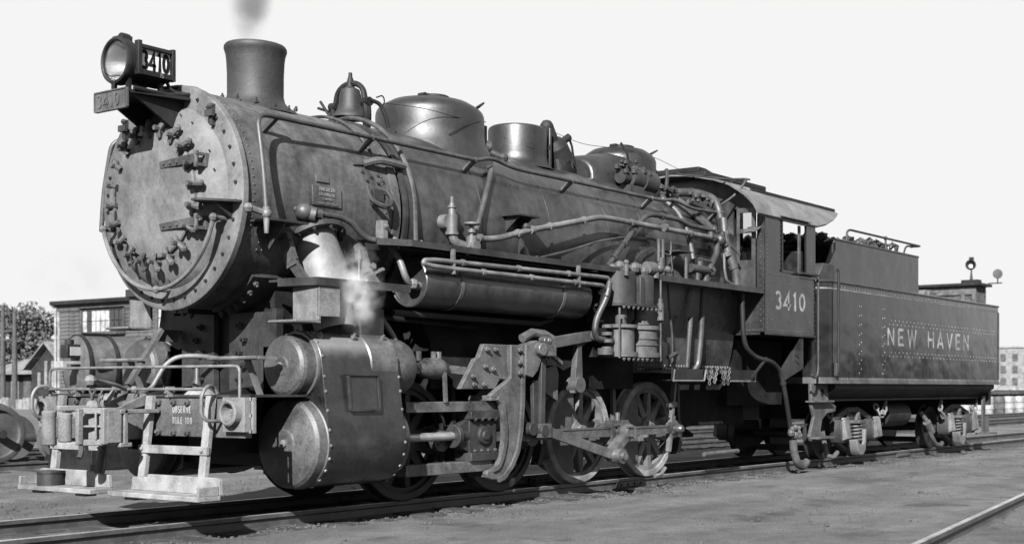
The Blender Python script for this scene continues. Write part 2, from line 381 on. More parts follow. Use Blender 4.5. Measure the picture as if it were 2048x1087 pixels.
def letters(mb, s, origin, right, up, h, wd=.1, sx=1.0, sp=.1, th=.002):
    """paint strokes as thin raised plates: right/up are unit vectors, the plate faces right x up"""
    o = Vector(origin); R = Vector(right); U = Vector(up); N = R.cross(U)
    x = 0; k = 0
    for c in s:
        wdt, strokes = GL[c]
        for st in strokes:
            pts = st; closed = (abs(pts[0][0]-pts[-1][0]) + abs(pts[0][1]-pts[-1][1])) < 1e-6
            n = len(pts); L = []; Rr = []
            for i in range(n):
                if closed: a = pts[i-1] if i > 0 else pts[-2]; b = pts[(i+1) if i < n-1 else 1]
                else: a = pts[max(i-1,0)]; b = pts[min(i+1,n-1)]
                p = pts[i]
                d1 = Vector(((p[0]-a[0])*sx, p[1]-a[1])); d2 = Vector(((b[0]-p[0])*sx, b[1]-p[1]))
                if d1.length < 1e-6: d1 = d2
                if d2.length < 1e-6: d2 = d1
                d1.normalize(); d2.normalize(); t = d1 + d2
                if t.length < 1e-3: t = d1
                t.normalize(); nn = Vector((-t.y, t.x)); m = min(1/max(.35, nn.dot(Vector((-d1.y, d1.x)))), 2.2)
                L.append((p[0]*sx + nn.x*wd/2*m, p[1] + nn.y*wd/2*m)); Rr.append((p[0]*sx - nn.x*wd/2*m, p[1] - nn.y*wd/2*m))
            q = th + k*.0004; k = (k+1) % 6
            vs = []; fs = []
            for a, b in zip(L, Rr):
                for z in (0, q):
                    vs.append(o + R*((x*sx + a[0])*h) + U*(a[1]*h) + N*z); vs.append(o + R*((x*sx + b[0])*h) + U*(b[1]*h) + N*z)
            for i in range(n-1):
                A = i*4; B = A+4
                fs += [(A+2,A+3,B+3,B+2), (A,A+2,B+2,B), (A+3,A+1,B+1,B+3)]
            mb.add(vs, fs)
        x += wdt + sp
    return mb

# ================================================================ ground and tracks
GZ = -.13
def axis_steps(a, b, fine, lo, hi):
    out = []; x = a
    while x < b: out.append(x); x += fine
    out.append(b)
    g = fine*2; x = b
    while x < hi: x += g; g *= 1.35; out.append(min(x, hi))
    g = fine*2; x = a
    while x > lo: x -= g; g *= 1.35; out.insert(0, max(x, lo))
    return out
def build_ground():
    xs = axis_steps(-9, 22, .35, -2500, 2500); ys = axis_steps(-10.5, 6, .35, -2500, 2500)
    r = random.Random(5); mb = MB(); nx, ny = len(xs), len(ys)
    for y in ys:
        for x in xs:
            z = GZ
            if -9 < x < 22 and -10.5 < y < 6:
                z += .010*sin(x*1.7+y*.9) + .010*sin(x*.6-y*2.1) + r.uniform(-.009, .009)
                if abs(y) < 1.3: z = GZ - .012 + r.uniform(-.006, .006)
            mb.v.append((x, y, z))
    for j in range(ny-1):
        for i in range(nx-1):
            a = j*nx+i; mb.f.append((a, a+1, a+1+nx, a+nx))
    single('ground', mb, 'ground', kind='structure', smooth=60)
build_ground()

def rail_mesh(x0, x1):
    prof = [(-.036,0),(.036,0),(.036,-.034),(.009,-.05),(.009,-.115),(.07,-.135),(.07,-.16),(-.07,-.16),(-.07,-.135),(-.009,-.115),(-.009,-.05),(-.036,-.034)]
    return MB().prism(prof, 'x', x0, x1)
def track(cx, cy, ang, x0, x1, tx0, tx1, tie_top=-.118, seed=1, bars=()):
    t = bpy.data.objects.new('railway_track', None); COL.objects.link(t)
    t.location = (cx, cy, 0); t.rotation_euler = (0, 0, ang); t['kind'] = 'structure'
    rm = mesh('rail', rail_mesh(x0, x1), 'rail_dark'); hm = mesh('running_surface', MB().bx(x0, x1, -.027, .027, -.004, .003), 'rail_top' if abs(cy) < 8 and seed < 4 else 'rail_dark')
    for s in (-1, 1):
        o = bpy.data.objects.new('rail', rm); COL.objects.link(o); o.parent = t; o.location = (0, s*.7535, 0)
        q = bpy.data.objects.new('running_surface', hm); COL.objects.link(q); q.parent = o
        for bxx in bars:
            mb = MB().bx(bxx-.3, bxx+.3, -.045, .045, -.105, -.04)
            for k in range(4):
                mb.bolt((bxx-.22+.147*k, -.045, -.075), (0,-1,0), .018, .02)
            part('joint_bar', mb, 'rail_dark', o)
    r = random.Random(seed); base = mesh('tie', MB().bx(-.11, .11, -1.3, 1.3, -.17, 0), 'tie_wood')
    x = tx0
    while x < tx1:
        o = bpy.data.objects.new('tie', base); COL.objects.link(o); o.parent = t
        o.location = (x + r.uniform(-.05, .05), r.uniform(-.08, .08), tie_top + r.uniform(-.014, .006)); o.rotation_euler = (0, 0, r.uniform(-.03, .03))
        x += .56
    return t
track(0, 0, 0, -16, 70, -9, 26, seed=2, bars=(-6.1, 4.2, 13.3))
track(1.9, -7.27, atan2(.80, 4.89), -16, 26, -4, 12, tie_top=-.134, seed=3)
track(0, 10.55, 0, -14, 15, -6, 12, seed=4)
track(0, 13.7, 0, -14, 40, -6, 12, seed=8)
track(0, 5.6, 0, 9, 75, 10, 30, seed=5)
track(0, 9.3, 0, 16, 90, 18, 34, seed=6)

# cinders and small stones lying about
def stones():
    r = random.Random(77); mb = MB()
    def stone(x, y, s, z=GZ):
        k = 6; ph = r.random()*6
        vs = [(x + cos(ph+2*pi*i/k)*s*r.uniform(.7,1.2), y + sin(ph+2*pi*i/k)*s*r.uniform(.7,1.2), z - s*.3) for i in range(k)]
        vs += [(x + cos(ph+2*pi*i/k)*s*r.uniform(.35,.75), y + sin(ph+2*pi*i/k)*s*r.uniform(.35,.75), z + s*r.uniform(.35,.8)) for i in range(k)]
        mb.add(vs, [(i,(i+1)%k,k+(i+1)%k,k+i) for i in range(k)] + [tuple(range(k,2*k))])
    for i in range(5000):
        x = r.uniform(-8, 22); y = r.uniform(-9.5, -1.0)
        stone(x, y, r.choice((.006, .008, .01, .013)) * (1 + max(0, x)/22))
    for i in range(2600):
        x = r.uniform(-6, 24); y = -.75 + r.gauss(-.35, .28)
        stone(x, y, r.uniform(.008, .026))
    for i in range(1800):
        stone(r.uniform(-7, 3), r.uniform(1, 8), r.uniform(.008, .02))
    for i in range(60):
        stone(r.uniform(-4, 16), r.uniform(-7, -1.4), r.uniform(.02, .045))
    single('gravel', mb, 'gravel', label='scattered cinders and small stones over the yard ground', cat='gravel', kind='stuff', smooth=0)
stones()

# ================================================================ the locomotive
def collars(mb, pts, r, every=.5, k=1.5):
    P = [Vector(p) for p in pts]
    for a, b in zip(P, P[1:]):
        L = (b-a).length; d = (b-a).normalized(); t = every*.6
        while t < L - .12:
            c = a + d*t; mb.cyl(c - d*.022, c + d*.022, r*k, n=8); t += every
    return mb
ENG = thing('steam_locomotive', 'grimy black eight-coupled steam switching locomotive numbered 3410 with tall stack and headlight', 'locomotive', (2.2, 0, 0))
BZ = 3.03                                            # boiler centre line height
def BP(mb, n, m, bev=0, **k): return part(n, mb, m, ENG, bev, **k)
def ring_pts(x, r, a0, a1, n, y0=0):                 # arc round the boiler, angle from the near side (-Y) upwards
    return [(x, y0 - r*cos(radians(a0+(a1-a0)*i/n)), BZ + r*sin(radians(a0+(a1-a0)*i/n))) for i in range(n+1)]
def bpt(x, r, a): return (x, -r*cos(radians(a)), BZ + r*sin(radians(a)))
XD = (1, 0, 0)

# --- smokebox
sb = BP(MB().lathe([(1.045,0),(1.045,1.93)], (-2.26,0,BZ), XD, 72), 'smokebox', 'graphite')
part('front_ring', MB().lathe([(.86,.0),(.87,-.012),(1.055,-.012),(1.075,0),(1.078,.05),(1.04,.06)], (-2.275,0,BZ), XD, 72), 'front_grey', sb)
part('front_plate', MB().lathe([(.88,.0),(.84,-.05),(.76,-.09),(.62,-.14),(.2,-.16),(.001,-.16)], (-2.28,0,BZ), XD, 64), 'front_grey', sb)
door = part('smokebox_door', MB().lathe([(.60,.02),(.60,-.04),(.59,-.052),(.5,-.066),(.3,-.082),(.001,-.09)], (-2.41,0,BZ), XD, 56), 'front_grey', ENG, loc=None)
for a in range(0, 360, 18):                          # door dogs round the rim
    t = radians(a + 5)
    if 158 < (a+5) % 360 < 182 : pass
    c = Vector((-2.47, -.60*cos(t), BZ + .60*sin(t))); rd = Vector((0, -cos(t), sin(t)))
    mb = MB(); mb.tube([c - rd*.05 + Vector((-.015,0,0)), c + rd*.02 + Vector((-.03,0,0)), c + rd*.10 + Vector((.01,0,0))], [.026,.024,.03], 7)
    mb.cyl(c + rd*.03 + Vector((.06,0,0)), c + rd*.03 + Vector((-.075,0,0)), .014, n=6); mb.cyl(c + rd*.03 + Vector((-.045,0,0)), c + rd*.03 + Vector((-.085,0,0)), .026, n=6)
    mb.sph(c + rd*.10 + Vector((.01,0,0)), .036, 8)
    part('door_dog', mb, 'cast_light', door)
for zz in (3.30, 2.72):                              # hinges on the near side
    mb = MB(); y0 = -.16; y1 = -.66
    mb.hexa([(-2.50,y0,zz-.035),(-2.50,y1,zz-.02),(-2.465,y1,zz-.02),(-2.475,y0,zz-.035)], [(-2.515,y0,zz+.025),(-2.52,y1,zz+.055),(-2.48,y1,zz+.055),(-2.485,y0,zz+.025)])
    mb.cyl((-2.48,-.665,zz-.06), (-2.48,-.665,zz+.09), .022, n=10); mb.bx(-2.50,-2.38,-.69,-.655,zz-.05,zz-.02); mb.bx(-2.50,-2.38,-.69,-.655,zz+.05,zz+.075); mb.bx(-2.40,-2.36,-.70,-.655,zz-.05,zz+.075)
    for k in range(4): mb.rivet((-2.513, -.22-.1*k, zz+.0), (-1,0,.1), .014)
    part('door_hinge', mb, 'cast_light', door)
mb = MB()
for i in range(36):
    t = 2*pi*(i+.4)/36; mb.bolt((-2.285, -.985*cos(t), BZ+.985*sin(t)), (-1,0,0), .017, .016)
for i in range(26):                                  # smaller studs inside the ring
    t = 2*pi*i/26
    if i % 3: mb.rivet((-2.37, -.80*cos(t), BZ+.80*sin(t)), (-1,0,0), .012)
part('ring_bolts', mb, 'cast', sb, stuff=True)
hp = ring_pts(-2.43, .885, -17, -163, 26)
mb = MB().tube(hp, .021, 8)
for a in (-17, -90, -163):
    p = Vector(bpt(-2.43,.885,a)); mb.sph(p, .04, 8); mb.cyl(p, p + Vector((.14,0,0)), .022, n=8)
BP(mb, 'front_handrail', 'front_grey')
for s in (-1, 1):                                    # flag brackets on the front
    mb = MB()
    p = Vector(bpt(-2.30, .98, 90 - s*43)); mb.bx(p.x-.03,p.x+.01,p.y-.018,p.y+.018,p.z-.10,p.z+.10); mb.bx(p.x-.06,p.x-.03,p.y-.06,p.y+.05,p.z-.02,p.z+.04); mb.sph((p.x-.03,p.y,p.z+.08),.028,8)
    mb.cyl((p.x-.02,p.y,p.z-.02),(p.x+.12,p.y-.03*s,p.z+.0),.012,n=6)
    BP(mb, 'flag_bracket', 'cast')
mb = MB().prism([(-2.62,-.78),(-2.62,-.86),(-2.36,-1.06),(-2.28,-1.06),(-2.28,-.62),(-2.34,-.62)], 'z', 2.905, 2.925)
mb.prism([(-2.28,2.905),(-2.5,2.905),(-2.28,2.76)], 'y', -.93, -.91)
BP(mb, 'front_step', 'cast')
# rivet courses on the smokebox
mb = MB()
for x in (-2.14, -.5):
    for i in range(60):
        a = -80 + 250*i/60; p = bpt(x, 1.045, a); mb.rivet(p, (0, p[1], p[2]-BZ), .013)
for i in range(22):
    for a in (20, 24):
        p = bpt(-2.0+.06*i, 1.045, a-50); mb.rivet(p, (0, p[1], p[2]-BZ), .011)
part('smokebox_rivets', mb, 'graphite', sb, stuff=True)
# bands where smokebox meets boiler
for x, wdt, r in ((-.40,.10,1.06),(-.27,.06,1.085)):
    BP(MB().lathe([(r-.03,0),(r,0),(r,wdt),(r-.03,wdt)], (x,0,BZ), XD, 72), 'boiler_band', 'cast_light' if wdt > .08 else 'jacket')
# --- boiler jacket
jk = BP(MB().lathe([(1.0,0),(1.065,.0),(1.07,.05),(1.07,6.85)], (-.22,0,BZ), XD, 96), 'boiler_jacket', 'jacket')
for x in (.95, 2.15, 3.35, 4.15):
    part('jacket_seam', MB().lathe([(1.06,0),(1.0745,0),(1.0745,.045),(1.06,.045)], (x,0,BZ), XD, 96), 'jacket', jk)
# --- firebox wrapper below the running board
pf = [(-1.055*cos(radians(a)), BZ+1.055*sin(radians(a))) for a in range(0,181,6)]
pf = [(-.84,1.42),(-.92,1.75),(-1.0,2.2),(-1.045,2.6)] + pf + [(1.045,2.6),(1.0,2.2),(.92,1.75),(.84,1.42)]
BP(MB().prism(pf, 'x', 4.15, 6.62), 'firebox', 'firebox_black')
mb = MB()
for i in range(34):
    for k in range(2): mb.rivet((4.25+.07*i, -.875-.012*k, 1.47+.05*k), (0,-1,0), .02)
BP(mb, 'mudring_rivets', 'dusty', stuff=True)

# --- stack
BP(MB().lathe([(.46,3.985),(.41,4.03),(.335,4.075),(.292,4.125),(.276,4.19),(.277,4.4),(.284,4.54),(.292,4.60),(.302,4.63),(.309,4.655),(.307,4.68),(.292,4.70),(.27,4.695),(.26,4.66),(.25,4.3),(.25,4.12)], (-1.29,0,0), (0,0,1), 56), 'smokestack', 'stack_iron')
mb = MB()
for i in range(14):
    t = 2*pi*i/14; y = .40*sin(t); z = BZ + sqrt(1.045**2 - y*y); mb.bolt((-1.29+.40*cos(t), y, z+.02), (0,y,z-BZ), .02, .03)
BP(mb, 'stack_bolts', 'cast', stuff=True)

# --- headlight
hl = BP(MB().lathe([(.205,0),(.218,.02),(.22,.06),(.21,.09),(.195,.12),(.18,.125),(.18,.43),(.16,.45),(.001,.45)], (-2.845,0,4.225), XD, 44), 'headlight', 'black_iron')
part('reflector', MB().lathe([(.001,.17),(.05,.16),(.10,.125),(.148,.08),(.178,.028),(.185,.015)], (-2.845,0,4.225), XD, 40), 'mirror', hl)
part('lens', MB().lathe([(.001,-.026),(.07,-.023),(.13,-.015),(.174,-.004),(.186,.006),(.174,.0035),(.13,-.008),(.07,-.016),(.001,-.019)], (-2.845,0,4.225), XD, 40), 'lens', hl)
part('lens_rim', MB().lathe([(.178,.012),(.183,-.016),(.196,-.026),(.213,-.02),(.223,.01),(.22,.03)], (-2.845,0,4.225), XD, 44), 'black_iron', hl)
for s in (-1, 1):                                    # lit number boxes on both sides
    mb = MB(); y0 = s*.19; y1 = s*.245
    mb.bx(-2.77,-2.40,min(y0,y1),max(y0,y1),4.335,4.37); mb.bx(-2.77,-2.40,min(y0,y1),max(y0,y1),4.09,4.14)
    mb.bx(-2.785,-2.745,min(y0,y1)-.004,max(y0,y1)+.004,4.085,4.40); mb.bx(-2.43,-2.395,min(y0,y1)-.004,max(y0,y1)+.004,4.085,4.385)
    part('number_frame', mb, 'black_iron', hl, .004)
    nb = part('number_board', MB().bx(-2.745,-2.43,s*.2-.006,s*.2+.006,4.135,4.34), 'white_paint', hl)
    tm = MB(); wd_ = textw('3410',.10)*.60
    if s < 0: letters(tm, '3410', (-2.728, -.2065, 4.148), (1,0,0), (0,0,1), .185, .16, .64, .12)
    else: letters(tm, '3410', (-2.44, .2065, 4.145), (-1,0,0), (0,0,1), .19, .17, .66, .12)
    part('number_lettering', tm, 'inside', hl)
tm = letters(MB(), '15', (-2.56,-.2455,4.093), (1,0,0), (0,0,1), .045, .16, .8); part('small_lettering', tm, 'pipe_light', hl)
mb = MB().bx(-2.75,-2.42,-.19,.19,4.08,4.12); mb.cyl((-2.8,0,4.44),(-2.74,0,4.44),.055,n=12); mb.bx(-2.84,-2.74,-.09,.07,4.41,4.455); mb.bx(-2.79,-2.72,-.03,.05,4.45,4.485)
part('lamp_fittings', mb, 'black_iron', hl, stuff=True)
part('rim_latch', MB().tube([(-2.86,-.0,4.03),(-2.875,0,3.98),(-2.86,0,3.94)], .012, 6), 'black_iron', hl)
mb = MB()
for x, y in ((-2.80,.10),(-2.80,-.12),(-2.50,.14),(-2.50,-.16)): mb.bar((x,y,4.06),(x-.0,y,3.92), .05, .03, up=(1,0,0))
mb.hexa([(-2.86,-.25,3.90),(-2.30,-.33,3.92),(-2.30,.33,3.92),(-2.86,.25,3.90)], [(-2.86,-.25,3.93),(-2.30,-.33,3.95),(-2.30,.33,3.95),(-2.86,.25,3.93)])
mb.prism([(-2.82,3.90),(-2.28,3.92),(-2.28,3.60),(-2.42,3.66)], 'y', -.22, -.19); mb.prism([(-2.82,3.90),(-2.28,3.92),(-2.28,3.60),(-2.42,3.66)], 'y', .19, .22)
mb.tube([(-2.84,-.26,3.945),(-2.5,-.28,3.94),(-2.28,-.30,3.98)], .02, 8)
BP(mb, 'headlight_bracket', 'black_iron')
mb = MB().tube([(-2.45,-.17,4.1),(-2.40,-.19,4.0),(-2.25,-.26,3.99),(-2.16,-.3,4.05),(-2.2,-.2,4.08),(-2.4,.0,4.06)], .016, 8, .06)
BP(mb, 'lamp_conduit', 'black_iron')
npl = BP(MB().prism([(-.25,3.77),(-.25,3.93),(-.235,3.945),(.235,3.945),(.25,3.93),(.25,3.77),(.235,3.755),(-.235,3.755)], 'x', -2.905, -2.88), 'number_plate', 'cast_light', .004)
part('plate_lettering', letters(MB(), '3410', (-2.905,.205,3.785), (0,-1,0), (0,0,1), .135, .10, 1.02, .16, .008), 'cast_light', npl)
part('plate_rim', MB().bx(-2.914,-2.904,-.245,.245,3.757,3.769).bx(-2.914,-2.904,-.245,.245,3.931,3.943).bx(-2.914,-2.904,-.247,-.236,3.769,3.931).bx(-2.914,-2.904,.236,.247,3.769,3.931), 'cast_light', npl)

# --- bell in its yoke
bl = BP(MB().lathe([(.001,4.53),(.05,4.53),(.10,4.50),(.118,4.44),(.125,4.35),(.14,4.28),(.17,4.235),(.195,4.20),(.198,4.185),(.17,4.19),(.12,4.30),(.001,4.42)], (-.02,0,0), (0,0,1), 36), 'bell', 'stack_iron')
mb = MB().tube([(-.02,.24,4.33),(-.02,.2,4.5),(-.02,.08,4.57),(-.02,-.08,4.57),(-.02,-.2,4.5),(-.02,-.24,4.33)], .032, 8, .08)
mb.cyl((-.02,0,4.52),(-.02,0,4.63),.05,.03,12); mb.cyl((-.02,0,4.62),(-.02,0,4.69),.026,.02,10)
for s in (-1,1):
    mb.tube([(-.02,s*.25,4.35),(-.02,s*.27,4.2),(.03,s*.20,4.06)], .045, 8, .08); mb.cyl((-.02,s*.2,4.34),(-.02,s*.31,4.34),.05,n=10)
mb.tube([(-.02,-.3,4.36),(.1,-.34,4.33),(.16,-.36,4.2),(.2,-.36,4.08)], .024, 8, .05); mb.tube([(.08,-.3,4.4),(.16,-.32,4.44),(.19,-.32,4.36),(.13,-.31,4.3)], .008, 6, .04)
mb.cyl((-.02,.28,4.28),(-.02,.52,4.36),.016,n=6); mb.cyl((-.05,.25,4.18),(-.05,.45,4.42),.016,n=6)
part('yoke', mb, 'black_iron', bl)
# --- domes
def dome(name, x, r, zrim, ztop, n=56, mat='dome'):
    pr = [(r*1.35, BZ+.55), (r*1.22, BZ+.80), (r*1.08, BZ+1.0), (r*1.01, BZ+1.10), (r, BZ+1.2)]
    zr = zrim
    pr += [(r, zr), (r*.99, zr+.035), (r*.965, zr+.07), (r*.90, zr+.11), (r*.72, zr+.175), (r*.45, ztop-.045), (r*.2, ztop-.012), (.001, ztop)]
    return BP(MB().lathe(pr, (x,0,0), (0,0,1), n), name, mat)
def dome_lid(x, d, dz):
    mb = MB().lathe([(.17,4.63),(.175,4.665),(.175,4.69),(.16,4.70),(.001,4.70)], (x,0,dz), (0,0,1), 28); mb.cyl((x-.22,0,4.67+dz),(x-.1,0,4.69+dz),.03,n=8); mb.cyl((x-.2,-.04,4.68+dz),(x-.2,.06,4.68+dz),.03,n=8)
    part('filler_lid', mb, 'black_iron', d)
def dome_handle(p, d, yaw):
    c, s = cos(yaw), sin(yaw); P = lambda a,b,z: (p[0]+a*c-b*s, p[1]+a*s+b*c, p[2]+z)
    part('grab_handle', MB().tube([P(0,-.14,0),P(.09,-.14,.06),P(.09,.14,.06),P(0,.14,0)], .013, 6, .02), 'black_iron', d)
d1 = dome('front_sand_dome', 1.22, .635, 4.40, 4.63); dome_lid(1.30, d1, -.02); dome_handle((1.58,-.36,4.53), d1, -.6)
d3 = dome('rear_sand_dome', 5.02, .535, 4.42, 4.63); dome_lid(5.1, d3, -.02); dome_handle((5.32,-.30,4.55), d3, -.6)
for x, r, d in ((1.22,.635,d1),(5.02,.535,d3)):      # sander valve at the rear near side
    a = radians(-38); px = x + r*cos(a); py = r*sin(a)
    mb = MB(); mb.cyl((px-.03,py+.02,4.12),(px+.06,py-.06,4.10),.075,n=14); mb.cyl((px+.05,py-.05,4.05),(px+.17,py-.16,3.98),.045,n=10)
    mb.bx(px-.02,px+.04,py-.02,py+.06,4.18,4.36); mb.sph((px+.17,py-.17,3.98),.06,8); mb.cyl((px+.16,py-.16,4.02),(px+.17,py-.17,3.90),.03,n=8)
    part('sander_valve', mb, 'cast', d)
# small dome between the sand domes, open backed, with the whistle
sdm = BP(MB().lathe([(.5,4.0),(.42,4.06),(.385,4.12),(.378,4.2),(.378,4.50),(.368,4.535),(.34,4.555),(.001,4.575)], (2.80,0,0), (0,0,1), 44), 'steam_dome', 'dome')
mb = MB().bx(3.09,3.13,-.30,.30,4.0,4.58)
part('back_plate', mb, 'dome', sdm, .008)
mb = MB(); q = Vector((3.44,-.15,4.30)); ax = Vector((-.24,0,.34)).normalized()
mb.cyl((3.50,-.15,3.96),(3.44,-.15,4.34),.15,.17,16); mb.cyl(q - ax*.10, q + ax*.10, .18, .17, 16); mb.cyl(q + ax*.10, q + ax*.2, .17, .12, 14); mb.cyl(q + ax*.16, q + ax*.40, .085, .09, 14); mb.sph(q + ax*.40, .092, 10)
mb.cyl(q + Vector((.06,0,.16)), q + Vector((.20,-.03,.26)), .05, n=10); mb.tube([q + Vector((.18,-.03,.26)), q + Vector((.26,-.03,.16)), q + Vector((.30,-.03,-.02)), q + Vector((.33,-.03,-.15))], .018, 6, .05)
mb.cyl((3.36,-.22,4.2),(3.30,-.3,4.0),.05,n=8)
part('whistle', mb, 'black_iron', sdm)
# flat topped casing and turbo-generator ahead of the rear dome
mb = MB(); vs_ = []; n_ = 17
for x, w_, zt in ((3.86,.40,4.33),(3.95,.46,4.37),(4.3,.50,4.44),(4.85,.53,4.56)):
    for i in range(n_):
        t = pi*i/(n_-1); vs_.append((x, -w_*cos(t), 3.85 + (zt-3.85)*max(0.0, sin(t))**.45))
mb.add(vs_, [(k*n_+i, k*n_+i+1, (k+1)*n_+i+1, (k+1)*n_+i) for k in range(3) for i in range(n_-1)] + [tuple(range(n_)), tuple(range(3*n_,4*n_))])
BP(mb, 'dome_casing', 'dome', .02)
mb = MB(); mb.cyl((4.35,-.62,4.08),(4.62,-.62,4.08),.15,n=18); mb.cyl((4.62,-.62,4.08),(4.92,-.62,4.06),.18,.17,18); mb.cyl((4.2,-.62,4.08),(4.35,-.62,4.08),.10,n=14)
r_ = random.Random(9)
for i in range(26): mb.sph((4.15+r_.random()*.75, -.58-r_.random()*.2, 4.12+r_.random()*.16), r_.uniform(.03,.055), 6)
mb.tube([(4.3,-.7,4.2),(4.22,-.72,4.38),(4.1,-.7,4.5)], .02, 6); mb.tube([(4.9,-.72,4.02),(5.1,-.76,4.0),(5.16,-.74,4.18),(5.2,-.7,4.3)], .028, 8, .06)
for i in range(7): mb.sph((4.95+.06*i, -.78, 3.98+r_.uniform(0,.05)), .045, 6)
mb.bx(4.3,4.9,-.72,-.5,3.86,3.97)
BP(mb, 'turbo_generator', 'cast')
# bell cord draped over the domes
mb = MB().tube([(.14,-.36,4.34),(.6,-.5,4.36),(1.1,-.64,4.30),(1.5,-.57,4.36),(1.72,-.42,4.40)], .004, 5, .3)
mb.tube([(.9,-.60,4.10),(1.1,-.645,4.22),(1.4,-.62,4.33),(1.72,-.42,4.40)], .006, 5, .1)
mb.tube([(2.43,-.1,4.36),(2.6,-.34,4.25),(2.8,-.385,4.22),(3.0,-.33,4.28),(3.1,-.30,4.36)], .004, 5, .15)
mb.tube([(3.2,-.1,4.62),(3.9,-.2,4.5),(4.6,-.42,4.52),(5.3,-.46,4.5),(6.6,-.5,4.3)], .004, 5, .2)
BP(mb, 'bell_cord', 'black_iron')
# --- hand rail along the near side
HY, HZ = -.99, 3.772
pts = [(-2.18,-1.27,2.80),(-2.18,-1.23,3.2),(-2.16,-1.12,3.70),(-2.0,-1.03,3.76),(-1.2,HY,HZ),(.95,HY,HZ),(1.12,HY+.03,HZ+.05),(1.3,HY+.04,HZ+.07),(1.5,HY+.02,HZ+.02),(1.7,HY,HZ),(4.7,HY,HZ),(4.9,HY+.02,HZ+.05),(5.1,HY+.02,HZ+.04),(5.4,HY,HZ-.02),(6.2,HY,HZ)]
hr = BP(MB().tube(pts, .024, 10, .16), 'side_handrail', 'pipe_grey')
for x in (-1.83,-.62,.92,2.68,4.42,6.1):
    part('handrail_post', MB().bar((x,HY,HZ+.01), (x-.06,-.82,BZ+.59), .05, .045, up=(1,0,0)).sph((x,HY,HZ), .036, 8), 'pipe_grey', hr)
fl = flip(hr)
mb = MB(); mb.sph((-2.18,-1.27,2.80),.05,10); mb.cyl((-2.18,-1.27,2.86),(-2.18,-1.27,2.62),.035,.02,10); mb.cyl((-2.32,-1.22,2.84),(-2.18,-1.27,2.80),.03,n=8); mb.sph((-2.33,-1.21,2.84),.05,8)
BP(mb, 'handrail_foot', 'pipe_light')
mb = MB().bx(-2.16,-1.72,-1.30,-.98,2.745,2.765); mb.prism([(-2.1,2.745),(-1.8,2.745),(-1.8,2.62),(-2.1,2.62)], 'y', -1.04, -1.0); mb.prism([(-.98,2.745),(-1.27,2.745),(-1.04,2.50)], 'x', -1.97, -1.95)
for x in (-2.03,-1.87): mb.bolt((x,-1.045,2.68),(0,-1,0),.022,.02)
BP(mb, 'lamp_step', 'cast')
# builder's plates
def plate_on_boiler(name, x0, x1, a0, a1, r=1.048, th=.012, mat='graphite'):
    mb = MB(); n = 5; vs = []; fs = []
    for i in range(n+1):
        a = a0 + (a1-a0)*i/n
        for x in (x0, x1):
            for rr in (r-.01, r+th): vs.append(bpt(x, rr, a))
    for i in range(n):
        A = i*4; B = A+4; fs += [(A+1,A+3,B+3,B+1), (A,A+1,B+1,B), (A+2,A+3,B+3,B+2)]
    fs += [(0,1,3,2), (n*4,n*4+1,n*4+3,n*4+2)]
    mb.add(vs, fs); return BP(mb, name, mat, .003)
def boiler_text(s, x, a, h, r=1.06, wd=.14, sx=1.0):
    p = Vector(bpt(x, r, a)); up = Vector((0, sin(radians(a)), cos(radians(a))))
    up = (Vector(bpt(x, r, a+1)) - p).normalized()
    return letters(MB(), s, p, (1,0,0), up, h, wd, sx, .12, .006)
bp_ = plate_on_boiler('builders_plate', -1.46, -1.10, -2.5, 8.0)
for i, (s, h) in enumerate((('AMERICAN',.036),('LOCOMOTIVE',.03),('COMPANY',.024),('SCHENECTADY WORKS',.022))):
    wdt = textw(s,.12)*h; sx = min(1.0, .31/wdt)
    tm = boiler_text(s, -1.28 - wdt*sx/2, (5.4,2.8,.6,-1.7)[i], h, wd=.15, sx=sx); part('plate_lettering', tm, 'front_grey', bp_)
plate_on_boiler('small_plate', -1.40, -1.24, 10.2, 14.0); plate_on_boiler('lower_plate', -1.36, -1.10, -10.5, -7.2)
# classification lamp bracket by the bands
mb = MB(); p = Vector(bpt(-.62,1.05,6))
mb.tube([p+Vector((-.12,.0,.12)),p+Vector((-.14,-.06,-.02)),p+Vector((-.05,-.13,-.09)),p+Vector((.06,-.13,-.08)),p+Vector((.14,-.08,.02)),p+Vector((.14,.0,.1))], .022, 6, .06)
mb.bx(p.x-.05,p.x+.08,p.y-.02,p.y+.04,p.z-.02,p.z+.10); mb.tube([p+Vector((-.1,-.03,-.04)),p+Vector((0,-.15,-.10)),p+Vector((.1,-.05,-.02))], .03, 6, .06)
for dx, dz in ((-.14,.27),(-.03,.23),(.07,.26),(.05,.17),(-.1,.18),(.12,.2)): q = bpt(p.x+dx,1.045,6+dz*55); mb.bolt(q,(0,q[1],q[2]-BZ),.016,.015)
BP(mb, 'lamp_bracket', 'cast')
mb = MB(); q0 = Vector(bpt(-.72,1.06,26)); mb.tube([q0, Vector(bpt(-.58,1.14,27)), Vector(bpt(-.40,1.14,27)), Vector(bpt(-.2,1.12,27))], .04, 8, .06); mb.bar(q0, Vector(bpt(-.86,1.055,25)), .03, .02)
BP(mb, 'pipe_clamp', 'cast_light')
